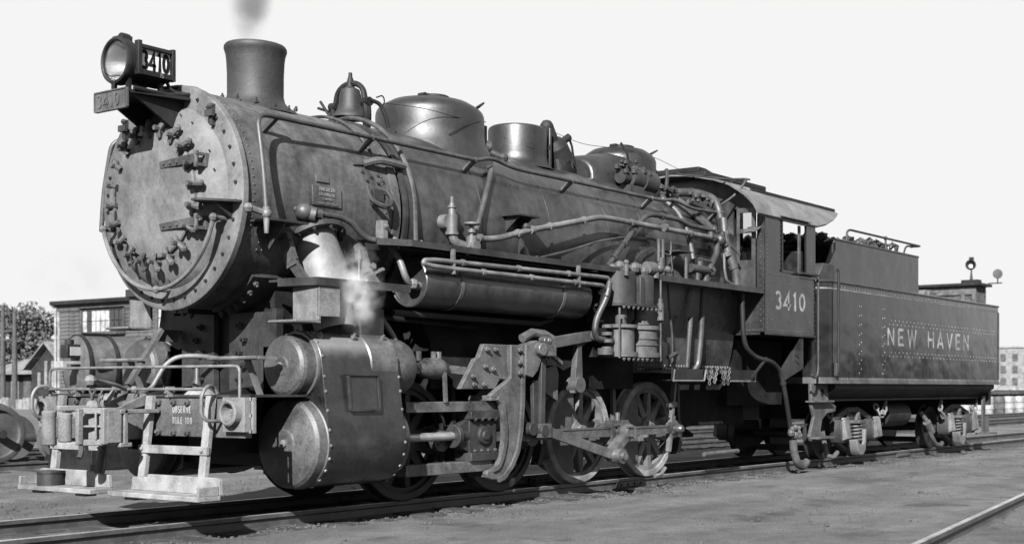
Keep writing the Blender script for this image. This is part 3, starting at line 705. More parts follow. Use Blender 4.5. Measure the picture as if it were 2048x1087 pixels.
# pipes looping over the boiler
mb = MB().tube(ring_pts(-.16, 1.13, -2, 100, 24) , .027, 8); mb.tube([bpt(-.16,1.13,-2), (-.16,-1.14,2.7)], .027, 8)
mb.tube(ring_pts(-.55, 1.075, 36, 96, 18), .018, 8)
BP(mb, 'boiler_pipe', 'pipe_grey')
mb = MB().tube([bpt(-1.66,1.03,-6),bpt(-1.55,1.13,-7),(-1.2,-1.15,2.885),(-1.08,-1.17,2.85),(-.93,-1.21,2.70),(-.80,-1.28,2.68),(-.45,-1.36,2.69)], .03, 10, .08)
mb.cyl(bpt(-1.62,1.04,-7), bpt(-1.50,1.16,-8), .075, n=12); mb.sph(bpt(-1.60,1.10,-7),.085,10); mb.cyl((-1.58,-1.12,2.9),(-1.44,-1.15,2.88),.05,n=8)
BP(mb, 'exhaust_pipe', 'pipe_grey')
mb = MB().tube([bpt(1.38,1.02,46),bpt(1.33,1.13,40),(1.25,-.93,3.70),(.98,-1.08,3.36),(.78,-1.16,3.05),(.66,-1.2,2.86)], .032, 10, .08)
BP(mb, 'sand_pipe', 'pipe_grey')
mb = MB(); c = Vector((.33,-1.19,2.98))              # relief valve on the boiler side
mb.cyl(c+Vector((0,0,-.10)), c+Vector((0,0,.10)), .062, n=14); mb.cyl(c+Vector((0,0,.10)), c+Vector((0,0,.22)), .045, .03, 12); mb.cyl(c+Vector((0,0,.22)), c+Vector((0,0,.29)), .02, n=8); mb.cyl(c+Vector((0,0,.17)), c+Vector((0,0,.19)), .05, n=12)
mb.cyl(c+Vector((-.02,.14,.02)), c+Vector((-.02,.02,.02)), .085, n=14); mb.cyl(c+Vector((0,0,-.12)), c+Vector((0,0,-.09)), .075, n=14)
mb.tube([c+Vector((0,0,-.1)),c+Vector((.02,-.02,-.2)),c+Vector((.14,-.05,-.23))], .05, 10, .06)
BP(mb, 'check_valve', 'pipe_light')
mb = MB(); c = Vector((.55,-1.27,2.80))
mb.cyl(c+Vector((0,0,-.09)), c+Vector((0,0,.06)), .06, n=12); mb.cyl(c+Vector((0,-.08,-.05)), c+Vector((0,.02,-.05)), .062, n=12); mb.cyl(c+Vector((0,0,.06)), c+Vector((0,0,.19)), .022, n=8); mb.lathe([(.055,.0),(.085,.0),(.09,.012),(.085,.024),(.055,.024)], c+Vector((0,0,.185)), (0,0,1), 16); mb.cyl(c+Vector((0,0,.19)), c+Vector((0,0,.205)), .06, n=12); mb.cyl(c+Vector((0,0,.10)), c+Vector((0,0,.13)), .045, n=10)
mb.tube([c+Vector((-.1,-.06,-.05)),c+Vector((-.16,-.07,-.12)),c+Vector((-.14,-.07,-.16))], .02, 6)
BP(mb, 'globe_valve', 'pipe_light')
mb = MB().tube([(.58,-1.28,2.84),(.9,-1.29,2.86),(1.5,-1.27,3.02),(2.95,-1.22,3.34),(3.2,-1.22,3.345),(5.75,-1.22,3.34)], .036, 10, .22)
for x, z in ((.66,2.845),(1.55,3.03),(4.3,3.34)): mb.cyl((x-.03,-1.28,z),(x+.03,-1.275,z+.008),.052,n=10)
collars(mb, [(.9,-1.29,2.86),(1.5,-1.27,3.02),(2.95,-1.22,3.34),(3.2,-1.22,3.345),(5.75,-1.22,3.34)], .036, .7, 1.35)
BP(mb, 'injector_delivery_pipe', 'pipe_light')
mb = MB().tube([(1.72,-1.2,2.72),(2.4,-1.19,2.88),(3.0,-1.15,3.05),(3.65,-1.13,3.17),(4.3,-1.125,3.2),(4.33,-1.12,3.15)], .015, 6, .2)
mb.tube([(3.75,-1.2,2.9),(3.95,-1.14,3.0),(4.28,-1.12,3.1)], .008, 5, .1)
BP(mb, 'small_pipe', 'pipe_grey')
mb = MB().tube([(2.95,-1.33,2.72),(3.9,-1.16,3.40),(4.1,-1.13,3.5),(4.3,-1.11,3.53),(4.9,-1.11,3.53),(5.05,-1.12,3.5),(5.15,-1.13,3.47),(5.7,-1.13,3.47)], .034, 10, .12)
collars(mb, [(2.95,-1.33,2.72),(3.9,-1.16,3.40)], .034, .35, 1.5); collars(mb, [(4.3,-1.11,3.53),(4.9,-1.11,3.53)], .034, .3, 1.5)
BP(mb, 'air_pump_steam_pipe', 'pipe_grey')
mb = MB().bx(1.28,1.66,-1.32,-1.06,3.175,3.195); mb.prism([(-1.06,3.175),(-1.28,3.175),(-1.06,3.0)], 'x', 1.34, 1.36); mb.prism([(-1.06,3.175),(-1.28,3.175),(-1.06,3.0)], 'x', 1.56, 1.58)
mb.sph((1.48,-1.26,3.06),.05,8)
BP(mb, 'boiler_step', 'cast')

# --- cylinders and valve chests (near side then copied to the far side)
CY = -1.12
def casing_profile(R1, R2, z1=.69, z2=1.42):
    p = []
    for a in range(-90, 91, 10):                     # outer side of the cylinder, bottom to side
        pass
    for a in range(250, 179, -7): p.append((CY + R1*cos(radians(a)), z1 + R1*sin(radians(a))))
    for a in range(176, 59, -7): p.append((CY + R2*cos(radians(a)), z2 + R2*sin(radians(a))))
    p += [(-.72, 1.62), (-.62, 1.62), (-.62, .38), (-.9, .30)]
    return p
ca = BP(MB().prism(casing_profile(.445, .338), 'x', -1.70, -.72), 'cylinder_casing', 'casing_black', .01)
mb = MB()
for x in (-1.685, -.735):
    for a in range(182, 250, 16): mb.rivet((x, CY+.447*cos(radians(a)), .69+.447*sin(radians(a))), (0,cos(radians(a)),sin(radians(a))), .018)
    for z in (.82,1.0,1.18,1.32): mb.rivet((x, -1.565+.145*max(0,z-.70), z), (0,-1,0), .018)
    for a in range(60, 170, 26): mb.rivet((x, CY+.339*cos(radians(a)), 1.42+.339*sin(radians(a))), (0,cos(radians(a)),sin(radians(a))), .018)
part('casing_bolts', mb, 'pipe_light', ca, stuff=True)
mb = MB(); x0, x1, z0, z1 = -1.43, -1.06, 1.0, 1.33  # access cover with its frame
P_ = lambda z: -1.565 + .13*max(0, z-.72)*.75
mb.hexa([(x0,P_(z0)-.012,z0),(x1,P_(z0)-.012,z0),(x1,P_(z0)+.05,z0),(x0,P_(z0)+.05,z0)], [(x0,P_(z1)-.012,z1),(x1,P_(z1)-.012,z1),(x1,P_(z1)+.05,z1),(x0,P_(z1)+.05,z1)])
part('access_cover', mb, 'cyl_black', ca, .006)
mb = MB()
for a, b in (((x0,z0),(x1,z0)),((x1,z0),(x1,z1)),((x1,z1),(x0,z1)),((x0,z1),(x0,z0))): mb.bar((a[0],P_(a[1])-.016,a[1]), (b[0],P_(b[1])-.016,b[1]), .02, .02)
mb.bar((x0,P_(z1)-.02,z1+.01),(x1,P_(z1)-.02,z1+.01),.03,.02)
part('cover_frame', mb, 'cast', ca)
cyl_parts = [ca]
vc = BP(MB().lathe([(.300,-.02),(.322,-.015),(.325,.0),(.325,.98),(.322,.995),(.30,1.0)], (-1.71,CY,1.425), XD, 48), 'valve_chest', 'chest_grey'); cyl_parts.append(vc)
part('chest_saddle', MB().lathe([(.330,0),(.350,.02),(.350,.36),(.330,.38)], (-1.10,CY,1.425), XD, 40), 'chest_grey', vc)
mb = MB()
for x in (-1.62,-1.2,-.82): mb.bolt((x,CY-.207,1.425+.27),(0,-.6,.78),.03,.03)
part('chest_plugs', mb, 'pipe_light', vc, stuff=True)
cyl_parts.append(BP(MB().lathe([(.001,-.03),(.12,-.03),(.14,-.02),(.36,-.012),(.40,.0),(.425,.03),(.43,.12),(.44,.13)], (-1.83,CY,.69), XD, 44), 'cylinder_head', 'head_grey', smooth=18))
part('head_nut', MB().lathe([(.001,-.06),(.02,-.06),(.04,-.05),(.042,-.02)], (-1.83,CY,.69), XD, 10), 'pipe_light', cyl_parts[-1])
cyl_parts.append(BP(MB().lathe([(.001,-.03),(.08,-.03),(.1,-.02),(.25,-.012),(.28,.01),(.292,.04),(.295,.16),(.305,.17)], (-1.87,CY,1.42), XD, 40), 'valve_head', 'head_grey', smooth=18))
part('head_nut', MB().lathe([(.001,-.055),(.02,-.055),(.035,-.045),(.037,-.02)], (-1.87,CY,1.42), XD, 10), 'pipe_light', cyl_parts[-1])
cyl_parts.append(BP(MB().lathe([(.305,0),(.30,.10),(.29,.28),(.27,.33),(.20,.345),(.06,.35),(.06,.5)], (-.73,CY,1.42), XD, 40), 'rear_valve_head', 'head_grey'))
cyl_parts.append(BP(MB().lathe([(.42,0),(.415,.05),(.40,.11),(.36,.14),(.2,.16),(.16,.16),(.14,.26),(.06,.30)], (-.73,CY,.69), XD, 40), 'rear_cylinder_head', 'cyl_black'))
mb = MB().bx(-1.06,-.74,-1.28,-.94,1.70,2.0); mb.bx(-1.1,-.70,-1.31,-.91,1.66,1.72); mb.bx(-1.03,-.77,-1.25,-.97,1.995,2.02)
rb_ = BP(mb, 'relief_valve', 'cast', .012); cyl_parts.append(rb_)
part('valve_mouth', MB().lathe([(.09,-.012),(.105,-.02),(.12,-.012),(.12,.01)], (-1.065,-1.11,1.88), XD, 24).bx(-1.075,-1.06,-1.26,-.96,1.73,1.755), 'cast_light', rb_)
part('valve_opening', MB().lathe([(.09,-.006),(.001,-.004)], (-1.065,-1.11,1.88), XD, 20), 'inside', rb_)
# outside steam pipe
sp = BP(MB().lathe([(.19,-.05),(.205,.04),(.215,.14),(.24,.30),(.25,.42),(.20,.8),(.19,1.0)][::1], (-1.33,-.92,2.72), (.0,-.32,-1), 32), 'steam_pipe', 'pipe_bright'); cyl_parts.append(sp)
mb = MB().lathe([(.235,0),(.30,0),(.30,.05),(.235,.05)], (-1.33,-.93,2.70), (0,-.55,-1), 32)
for i in range(10):
    t = 2*pi*i/10; d_ = Vector((0,-.55,-1)).normalized(); a_ = d_.orthogonal().normalized(); b__ = d_.cross(a_); p = Vector((-1.33,-.93,2.70)) + d_*.05 + (a_*cos(t)+b__*sin(t))*.268; mb.bolt(p, d_, .02, .02)
part('pipe_flange', mb, 'cast', sp)
for x in (-1.78,-.86):
    mb = MB()
    mb.bar((x,-1.03,2.66),(x+.02,-1.13,2.36),.13,.05,up=(1,0,0)); mb.bolt((x,-1.08,2.60),(0,-1,.2),.025,.03); mb.bolt((x+.02,-1.14,2.43),(0,-1,.2),.025,.03); mb.bar((x,-1.12,2.42),(x+.1,-1.2,2.23),.1,.04,up=(1,0,0))
    cyl_parts.append(BP(mb, 'platform_bracket', 'cast_light'))
# small platform over the cylinders with its stirrup step
mb = MB().prism([(-1.82,-.86),(-1.82,-1.02),(-1.76,-1.47),(-.58,-1.47),(-.58,-1.16),(-1.0,-1.1)], 'z', 2.215, 2.235); mb.bar((-1.825,-1.0,2.207),(-1.765,-1.475,2.207),.02,.075); mb.bar((-1.765,-1.475,2.207),(-.58,-1.475,2.207),.02,.075)
cyl_parts.append(BP(mb, 'cylinder_platform', 'cast'))
mb = MB().bx(-1.74,-1.71,-1.46,-1.10,1.84,2.19); mb.bx(-1.74,-1.48,-1.465,-1.44,1.88,2.19); mb.bx(-2.0,-1.71,-1.46,-1.10,1.815,1.84); mb.tube([(-2.0,-1.46,1.828),(-2.0,-1.08,1.828)],.016,6)
cyl_parts.append(BP(mb, 'stirrup_step', 'dusty', .006))
# saddle half with its bolted flange under the smokebox
prf = [(-.62,.45),(-.62,1.60),(-.70,1.85)] + [(-1.05*sin(radians(a)), BZ - 1.05*cos(radians(a))) for a in range(42, 4, -4)] + [(0,1.98),(0,.45)]
mb = MB().prism(prf, 'x', -1.62, -.82); cyl_parts.append(BP(mb, 'cylinder_saddle', 'black_iron'))
fl_pts = [(-(1.05+e)*sin(radians(a)), BZ-(1.05+e)*cos(radians(a))) for e, rng in ((0, range(10,50,4)), (.05, range(46,9,-4))) for a in rng]
mb = MB().prism(fl_pts, 'x', -1.95, -.5)
for a in range(12, 48, 6):
    for x in (-1.88,): q = (x, -1.10*sin(radians(a)), BZ-1.10*cos(radians(a))); mb.bolt(q, (0,-sin(radians(a)),-cos(radians(a))), .028, .035)
cyl_parts.append(BP(mb, 'saddle_flange', 'cast'))
mb = MB().bx(-1.70,-1.62,-.82,-.76,.62,1.98); mb.bx(-1.70,-1.64,-.76,-.12,.6,1.95)
for k in range(9): mb.bolt((-1.71,-.30-.07*(k%2), .78+.13*k), (-1,0,0), .035, .04)
cyl_parts.append(BP(mb, 'saddle_rib', 'cast'))
for o in cyl_parts: flip(o)
# --- frames
for s in (-1, 1):
    BP(MB().prism([(-2.4,.62),(-2.4,1.12),(-1.6,1.25),(.2,1.25),(6.6,1.2),(8.1,1.1),(8.1,.7),(6.6,.75),(5.4,.55),(-.4,.5)], 'y', s*.5-.05, s*.5+.05), 'frame_plate', 'black_iron')
BP(MB().prism([(-.9,1.2),(-.9,1.7),(-.7,2.1),(.7,2.1),(.9,1.7),(.9,1.2)], 'x', .3, 4.1), 'boiler_bearer', 'inside')
BP(MB().bx(-1.6,3.9,-.30,.30,.55,1.9), 'frame_stay', 'inside')
mb = MB().bx(5.45,7.35,-.70,.70,.66,1.12); mb.prism([(4.2,1.42),(6.6,1.42),(6.6,1.1),(5.2,1.0),(4.2,1.25)], 'y', -.72, .72)
BP(mb, 'ash_pan', 'inside', .015)

# --- pilot: buffer beam, steps, rails, coupler
bm_ = BP(MB().bx(-2.60,-2.52,-1.50,1.50,.77,1.13), 'buffer_beam', 'cast_light', .008)
part('deck_plate', MB().bx(-2.62,-1.75,-1.32,1.32,1.13,1.15), 'cast', bm_)
mb = MB()
for y in (-.98,-.72,-.52,-.30,-.04,.2,.45,1.0,1.25):
    for z in (.81, 1.085): mb.bolt((-2.60,y,z),(-1,0,0),.032,.03)
part('beam_bolts', mb, 'cast_light', bm_, stuff=True)
tm = letters(MB(), 'OBSERVE', (-2.6015,-.49,.985), (0,-1,0), (0,0,1), .062, .17, .86, .16)
letters(tm, 'RULE 108', (-2.6015,-.49,.885), (0,-1,0), (0,0,1), .062, .17, .86, .16)
part('stencil_lettering', tm, 'stencil', bm_)
mb = MB().bx(-2.64,-2.60,.08,.60,.80,1.16); mb.bx(-2.64,-2.60,-.12,.08,.80,1.16)
mb.prism([(-2.64,1.16),(-2.95,1.02),(-2.95,.98),(-2.64,1.05)], 'y', -.16, -.13); mb.prism([(-2.64,1.16),(-2.95,1.02),(-2.95,.98),(-2.64,1.05)], 'y', .16, .19)
part('draft_casting', mb, 'dusty', bm_, .006)
for s in (-1, 1):                                    # poling pockets on the beam ends
    mb = MB().lathe([(.001,.04),(.05,.035),(.075,.0),(.085,-.05),(.10,-.055),(.115,-.045),(.12,.04)], (-2.68,s*1.43,.995), XD, 24); mb.bx(-2.66,-2.60,s*1.43-.15,s*1.43+.15,.83,1.13)
    part('poling_pocket', mb, 'dusty', bm_)
    mb = MB()
    for z in (1.115,.97,.835): mb.bar((-2.60,s*1.49,z),(-2.60,s*1.62,z),.03,.03)
    mb.bar((-2.60,s*1.62,.82),(-2.60,s*1.62,1.13),.03,.03,up=(1,0,0))
    part('corner_frame', mb, 'dusty', bm_)
def footboard(ys, u0, u1):
    y0, y1 = ys
    sg = 1 if y1 > y0 else -1
    fb = BP(MB().bx(-3.0,-2.77,min(y0,y1),max(y0,y1),.235,.28).bx(-2.95,-2.83,y0*.8+y1*.2-.08,y0*.8+y1*.2+.08,.205,.236).bx(-2.95,-2.83,y0*.2+y1*.8-.08,y0*.2+y1*.8+.08,.205,.236), 'footboard', 'plank_pale', .006)
    k = MB().prism([(y0+sg*.03,.28),(y0+sg*.05,.40),(y0+sg*.28,.405),(y0+sg*.29,.43),(y1-sg*.03,.43),(y1-sg*.0,.41),(y1,.28)], 'x', -2.785, -2.745); part('kickboard', k, 'plank_pale', fb, .006)
    part('end_cleat', MB().bx(-2.99,-2.79,min(y1,y1-sg*.03),max(y1,y1-sg*.03),.28,.36), 'plank_pale', fb, .004)
    for u in (u0, u1): part('upright', MB().bar((-2.635,u,1.14),(-2.735,u,.29),.095,.045,up=(1,0,0)), 'whitewash', fb, .004)
    mb = MB().bar((-2.715,u0+.06*(1 if u0>u1 else -1),.655),(-2.715,u1-.06*(1 if u0>u1 else -1),.655),.035,.075)
    for u in (u0,u1): mb.bolt((-2.735,u,.655),(-1,0,0),.018,.015)
    part('rung', mb, 'whitewash', fb, .004)
footboard((-.10,-1.40), -.22, -1.09)
footboard((.17,1.36), .45, 1.20)
BP(MB().cyl((-2.88,1.0,.278),(-2.88,1.0,.40),.12,n=20).cyl((-2.88,1.0,.40),(-2.88,1.0,.42),.13,n=20), 'lamp_block', 'cast')
mb = MB().tube([(-2.62,1.45,1.12),(-2.62,1.45,1.40),(-2.62,1.3,1.405),(-2.62,-1.35,1.405),(-2.62,-1.46,1.40),(-2.62,-1.46,1.12)], .0135, 8, .07)
BP(mb, 'pilot_rail', 'pipe_light')
mb = MB().tube([(-2.66,1.40,1.20),(-2.66,-1.03,1.20)], .014, 8); mb.sph((-2.66,.30,1.20),.04,8); mb.sph((-2.66,-.0,1.20),.035,8)
mb.tube([(-2.66,.12,1.2),(-2.80,.08,1.24),(-3.08,.0,1.29)], .02, 8); mb.sph((-3.1,0,1.28),.055,8)
BP(mb, 'uncoupling_rod', 'pipe_light')
for s, y in ((-1,-1.20),(1,1.42)):
    BP(MB().tube([(-2.62,y-.05*s,1.16),(-2.66,y-.05*s,1.23),(-2.76,y,1.23),(-2.82,y,1.15),(-2.82,y,.98),(-2.76,y,.92),(-2.6,y,.92)], .017, 8, .05), 'grab_iron', 'pipe_light')
def chain(pts, r=.008, ln=.045, mat='cast_light', name='chain', parent=None):
    P = [Vector(p) for p in pts]; mb = MB(); L = [(P[i+1]-P[i]).length for i in range(len(P)-1)]; tot = sum(L); n = max(3, int(tot/(ln*.78)))
    def at(d):
        for i, l_ in enumerate(L):
            if d <= l_ or i == len(L)-1: return P[i].lerp(P[i+1], d/l_), (P[i+1]-P[i]).normalized()
            d -= l_
    for k in range(n):
        c, d = at(tot*(k+.5)/n); a = d.orthogonal().normalized(); b = d.cross(a)
        if k % 2: a, b = b, -a
        loop = [c + d*(ln/2*cos(t)) + a*(ln*.3*sin(t)) for t in [2*pi*i/8 for i in range(8)]]
        mb.tube(loop, r, 5, closed=True)
    return part(name, mb, mat, parent or ENG)
chain([(-2.68,-.06,1.19),(-2.72,-.05,1.0),(-2.78,.0,.93),(-2.84,.08,.90),(-2.86,.14,.93),(-2.84,.2,1.0)])
chain([(-3.08,0,1.28),(-3.07,.02,1.1),(-3.05,.04,1.04)], .011, .07)
cp = BP(MB().prism([(-2.6,-.13),(-2.98,-.13),(-3.06,-.22),(-3.16,-.24),(-3.20,-.10),(-3.22,.0),(-3.26,.07),(-3.24,.17),(-3.05,.16),(-2.6,.13)], 'z', .74, 1.0), 'coupler', 'dusty', .015)
part('knuckle', MB().cyl((-3.40,.15,.70),(-3.40,.15,1.01),.062,n=16).prism([(-3.40,.10),(-3.40,.20),(-3.24,.20),(-3.18,.08)], 'z', .76, .96), 'dusty', cp, .012)
part('knuckle_tail', MB().cyl((-3.34,.0,.73),(-3.34,.0,.99),.06,n=16).bx(-3.34,-3.18,-.05,.07,.76,.96), 'dusty', cp, .012)
mb = MB()
for z0, z1 in ((.70,.755),(.86,.88),(.98,1.035)): mb.hexa([(-3.30,-.13,z0),(-3.14,-.30,z0),(-3.0,-.30,z0),(-3.0,-.15,z0)],[(-3.30,-.13,z1),(-3.14,-.30,z1),(-3.0,-.30,z1),(-3.0,-.15,z1)])
mb.bar((-3.295,-.14,.71),(-3.295,-.14,1.03),.05,.05,up=(1,0,0)); mb.bar((-3.15,-.29,.71),(-3.15,-.29,1.03),.05,.05,up=(1,0,0)); mb.bar((-3.2,-.24,.75),(-3.2,-.24,1.0),.02,.02,up=(1,0,0))
mb.prism([(-3.14,-.32),(-3.0,-.32),(-2.95,-.26),(-3.0,-.2)], 'z', .72, 1.02)
part('guard_arm', mb, 'dusty', cp, .008)
part('guard_bracket', MB().bx(-2.98,-2.94,-.33,-.25,.70,1.02).bx(-3.02,-2.62,-.33,-.28,.98,1.02).bx(-3.02,-2.9,-.33,-.25,.68,.72), 'dusty', cp, .008)
part('neck_bar', MB().bar((-3.36,.10,1.03),(-3.02,.0,1.03),.07,.05), 'dusty', cp, .01)
part('lock_lift', MB().sph((-3.06,.02,1.04),.07,8).cyl((-3.06,.02,.96),(-3.06,.02,1.1),.04,n=8).bx(-3.15,-2.95,-.04,.1,.97,1.01), 'dusty', cp)
mb = MB().cyl((-2.72,-.10,1.06),(-2.82,-.10,1.05),.045,n=12).cyl((-2.64,-.10,1.06),(-2.72,-.10,1.06),.055,n=12)
BP(mb, 'hose_fitting', 'dusty')
BP(MB().cyl((-2.68,-.06,.86),(-2.86,-.08,.85),.05,n=12).cyl((-2.62,-.06,.87),(-2.70,-.06,.86),.065,n=12), 'hose_fitting', 'dusty')
mb = MB().tube([(-2.7,.26,.80),(-2.8,.26,.74),(-2.84,.25,.6),(-2.86,.25,.5)], .035, 10, .06); mb.cyl((-2.86,.25,.52),(-2.88,.24,.42),.042,.03,10); mb.tube([(-2.85,.25,.50),(-2.92,.27,.49),(-2.92,.27,.44)], .018, 6)
BP(mb, 'air_hose', 'cast_light')
BP(MB().tube([(-2.64,.62,.95),(-2.78,.62,.93),(-2.83,.61,.78),(-2.82,.58,.62),(-2.86,.56,.55)], .026, 8, .06).cyl((-2.62,.62,.95),(-2.68,.62,.95),.045,n=10), 'signal_hose', 'cast')
for y in (.95,.32,-.5): BP(MB().bx(-2.67,-2.60,y-.02,y+.02,1.13,1.225).bolt((-2.67,y,1.17),(-1,0,0),.016,.015), 'rod_bracket', 'dusty')
BP(MB().bar((-2.66,.30,1.20),(-2.82,.22,1.06),.02,.05).cyl((-2.82,.22,1.0),(-2.82,.22,1.1),.03,n=8), 'cut_lever', 'dusty')
chain([(-2.66,.5,1.19),(-2.72,.5,1.02),(-2.76,.42,.95),(-2.72,.34,1.05)], .008, .05)
for s in (-1, 1):                                    # high step on a bent brace
    mb = MB().bx(-2.22,-2.02,min(s*.80,s*1.22),max(s*.80,s*1.22),1.475,1.505); mb.tube([(-2.23,s*.50,1.49),(-2.23,s*1.20,1.49)], .016, 6); mb.bar((-2.1,s*.9,1.48),(-1.95,s*.9,1.14),.06,.03)
    BP(mb, 'deck_step', 'pipe_light')
    mb = MB().bar((-2.45,s*.52,1.14),(-1.92,s*.66,1.80),.09,.035,up=(1,0,0)); mb.prism([(-1.92,1.80),(-2.02,1.68),(-1.75,1.68),(-1.7,1.80)], 'y', s*.66-.02, s*.66+.02)
    if s > 0: BP(mb, 'pilot_brace', 'cast_light')
mb = MB().tube([(-2.4,.30,1.16),(-2.28,.30,1.2),(-2.14,.28,1.44),(-2.06,.2,1.52),(-1.9,.08,1.53),(-1.7,.02,1.5)], .025, 10, .1)
BP(mb, 'train_air_pipe', 'pipe_light')
mb = MB().lathe([(.001,1.40),(.015,1.40),(.02,1.39),(.024,1.32),(.04,1.26),(.045,1.15),(.001,1.15)], (-2.35,-.50,0), (0,0,1), 16)
oil = single('oil_can', mb, 'pipe_grey', 'small slim metal oil can standing on the pilot deck behind the handrail', 'oil can')
mb = MB().lathe([(.001,.07),(.06,.065),(.11,.03),(.15,-.01),(.001,-.01)], (-2.42,-.64,1.15), (0,0,1), 14)
single('sand_heap', mb, 'whitewash', 'little heap of pale sand on the pilot deck beside the oil can', 'sand heap')

# --- wheels
def wheel_parts(R, rim, nsp, counter, hub=.17, pin=.356, white=False, main=False):
    d = {}
    d['tyre'] = mesh('tyre', MB().lathe([(rim,-.07),(R-.012,-.07),(R,-.06),(R+.006,.05),(R+.03,.06),(R+.028,.075),(R+.0,.08),(rim,.08),(rim,-.07)], (0,0,0), (0,1,0), 56), 'plank_pale' if white else 'tyre_dark')
    mb = MB().lathe([(rim,-.045),(rim-.06,-.05),(rim-.065,.05),(rim,.06)], (0,0,0), (0,1,0), 48); mb.lathe([(.001,-.13),(hub*.55,-.13),(hub*.6,-.10),(hub,-.09),(hub,.08),(.001,.08)], (0,0,0), (0,1,0), 28)
    for i in range(nsp):
        t = 2*pi*(i+.5)/nsp; c_, s_ = cos(t), sin(t); q_ = lambda r, w_, y: (r*c_ - w_*s_, y, r*s_ + w_*c_)
        mb.hexa([q_(hub*.8,-.06,-.06), q_(hub*.8,.06,-.06), q_(hub*.8,.06,.04), q_(hub*.8,-.06,.04)], [q_(rim-.05,-.032,-.04), q_(rim-.05,.032,-.04), q_(rim-.05,.032,.03), q_(rim-.05,-.032,.03)])
    d['spokes'] = mesh('wheel_centre', mb, 'dusty' if white else 'tyre_dark')
    if counter:
        a = radians(counter); c = []
        rr = rim-.01
        c = [(-rr*cos(t), rr*sin(t)) for t in [-a + 2*a*i/16 for i in range(17)]]
        d['counterweight'] = mesh('counterweight', MB().prism(c, 'y', -.06, .04), 'cast_light' if white else 'tyre_dark')
        mb = MB().cyl((0,-.085,0),(pin,-.085,0),.0001,n=3); mb = MB().lathe([(.001,-.10),(.10,-.10),(.12,-.08),(.12,.04)], (pin,0,0), (0,1,0), 24); mb.bx(.05,pin,-.085,.03,-.11,.11)
        d['crank_boss'] = mesh('crank_boss', mb, 'cast_light' if white else 'tyre_dark')
    return d
def wheelset(x, i):
    white = i >= 2
    for s in (-1, 1):
        k = wheel_parts_cache[(white, i == 2)]
        e = None
        o = bpy.data.objects.new('driving_wheel', k['spokes']); COL.objects.link(o); o.parent = ENG
        o.location = Vector((x, s*.75, .648)) - ENG.location
        if s > 0: o.scale = (1, -1, 1)
        for nm in ('tyre','counterweight','crank_boss'):
            c = bpy.data.objects.new(nm, k[nm]); COL.objects.link(c); c.parent = o
    BP(MB().cyl((x,-.7,.648),(x,.7,.648),.11,n=20), 'axle', 'black_iron')
wheel_parts_cache = {}
for wv in (False, True):
    for mv in (False, True):
        wheel_parts_cache[(wv, mv)] = wheel_parts(.648, .565, 11, 78 if mv else 66, white=wv)
AX = [0, 1.524, 3.048, 4.572]
for i, x in enumerate(AX): wheelset(x, i)
# springs, brake shoes and hangers between the wheels
for i, x in enumerate((.76, 2.29, 3.81, 5.35)):
    for s in (-1, 1):
        mb = MB().bar((x,s*.78,1.25),(x+.02,s*.78,.36),.06,.05,up=(0,1,0)); mb.prism([(x-.10,.28),(x-.02,.28),(x+.05,.45),(x+.02,.72),(x-.06,.80),(x-.02,.5)], 'y', s*.78-.06, s*.78+.06)
        mb.bar((x-.12,s*.80,.30),(x+.16,s*.80,.34),.04,.03)
        BP(mb, 'brake_hanger', 'cast_light' if i == 2 else 'cast')
# --- rods
RY = -1.0
mb = MB()
pin = lambda i: AX[i] + .356
def siderod(mb, xa, xb, y, z=.648, h=.115, t=.05):
    mb.bx(xa, xb, y-t/2, y+t/2, z-h/2, z+h/2); mb.bx(xa+.15, xb-.15, y-t/2-.012, y-t/2+.002, z+h*.28, z+h/2); mb.bx(xa+.15, xb-.15, y-t/2-.012, y-t/2+.002, z-h/2, z-h*.28)
siderod(mb, pin(0), pin(3), RY)
for i in range(4):
    mb.cyl((pin(i),RY,.76),(pin(i),RY,.83),.03,n=8); mb.bolt((pin(i)+.07,RY-.03,.70),(0,-1,0),.02,.02); mb.bolt((pin(i)-.07,RY-.03,.60),(0,-1,0),.02,.02)
for i in range(4): mb.lathe([(.001,-.05),(.05,-.05),(.055,-.035),(.10,-.03),(.125,-.02),(.125,.06),(.001,.06)], (pin(i),RY,.648), (0,1,0), 28)
o = BP(mb, 'side_rod', 'rod_steel'); 
mb2 = MB().lathe([(.001,-.16),(.04,-.155),(.06,-.13),(.062,-.05)], (pin(3),RY,.648), (0,1,0), 20); part('rod_nut', mb2, 'rod_steel', o)
flip(o)
MY = -1.15
mb = MB(); xh = .83
mb.hexa([(xh,MY-.03,.62),(pin(2),MY-.035,.59),(pin(2),MY+.035,.59),(xh,MY+.03,.62)], [(xh,MY-.03,.72),(pin(2),MY-.035,.72),(pin(2),MY+.035,.72),(xh,MY+.03,.72)])
mb.bx(xh+.3,pin(2)-.2,MY-.045,MY-.03,.70,.72); mb.bx(xh+.3,pin(2)-.2,MY-.045,MY-.03,.60,.62)
mb.bx(pin(2)-.19,pin(2)+.17,MY-.06,MY+.06,.50,.80)
mb.cyl((pin(2),MY-.10,.648),(pin(2),MY+.08,.648),.11,n=24)
for dx in (-.15,-.09,.10,.15):
    mb.bolt((pin(2)+dx,MY-.06,.74),(0,-1,0),.02,.025); mb.bolt((pin(2)+dx,MY-.06,.555),(0,-1,0),.02,.025)
mb.cyl((pin(2),MY,.80),(pin(2),MY,.90),.035,n=10)
o = BP(mb, 'main_rod', 'rod_steel'); flip(o)
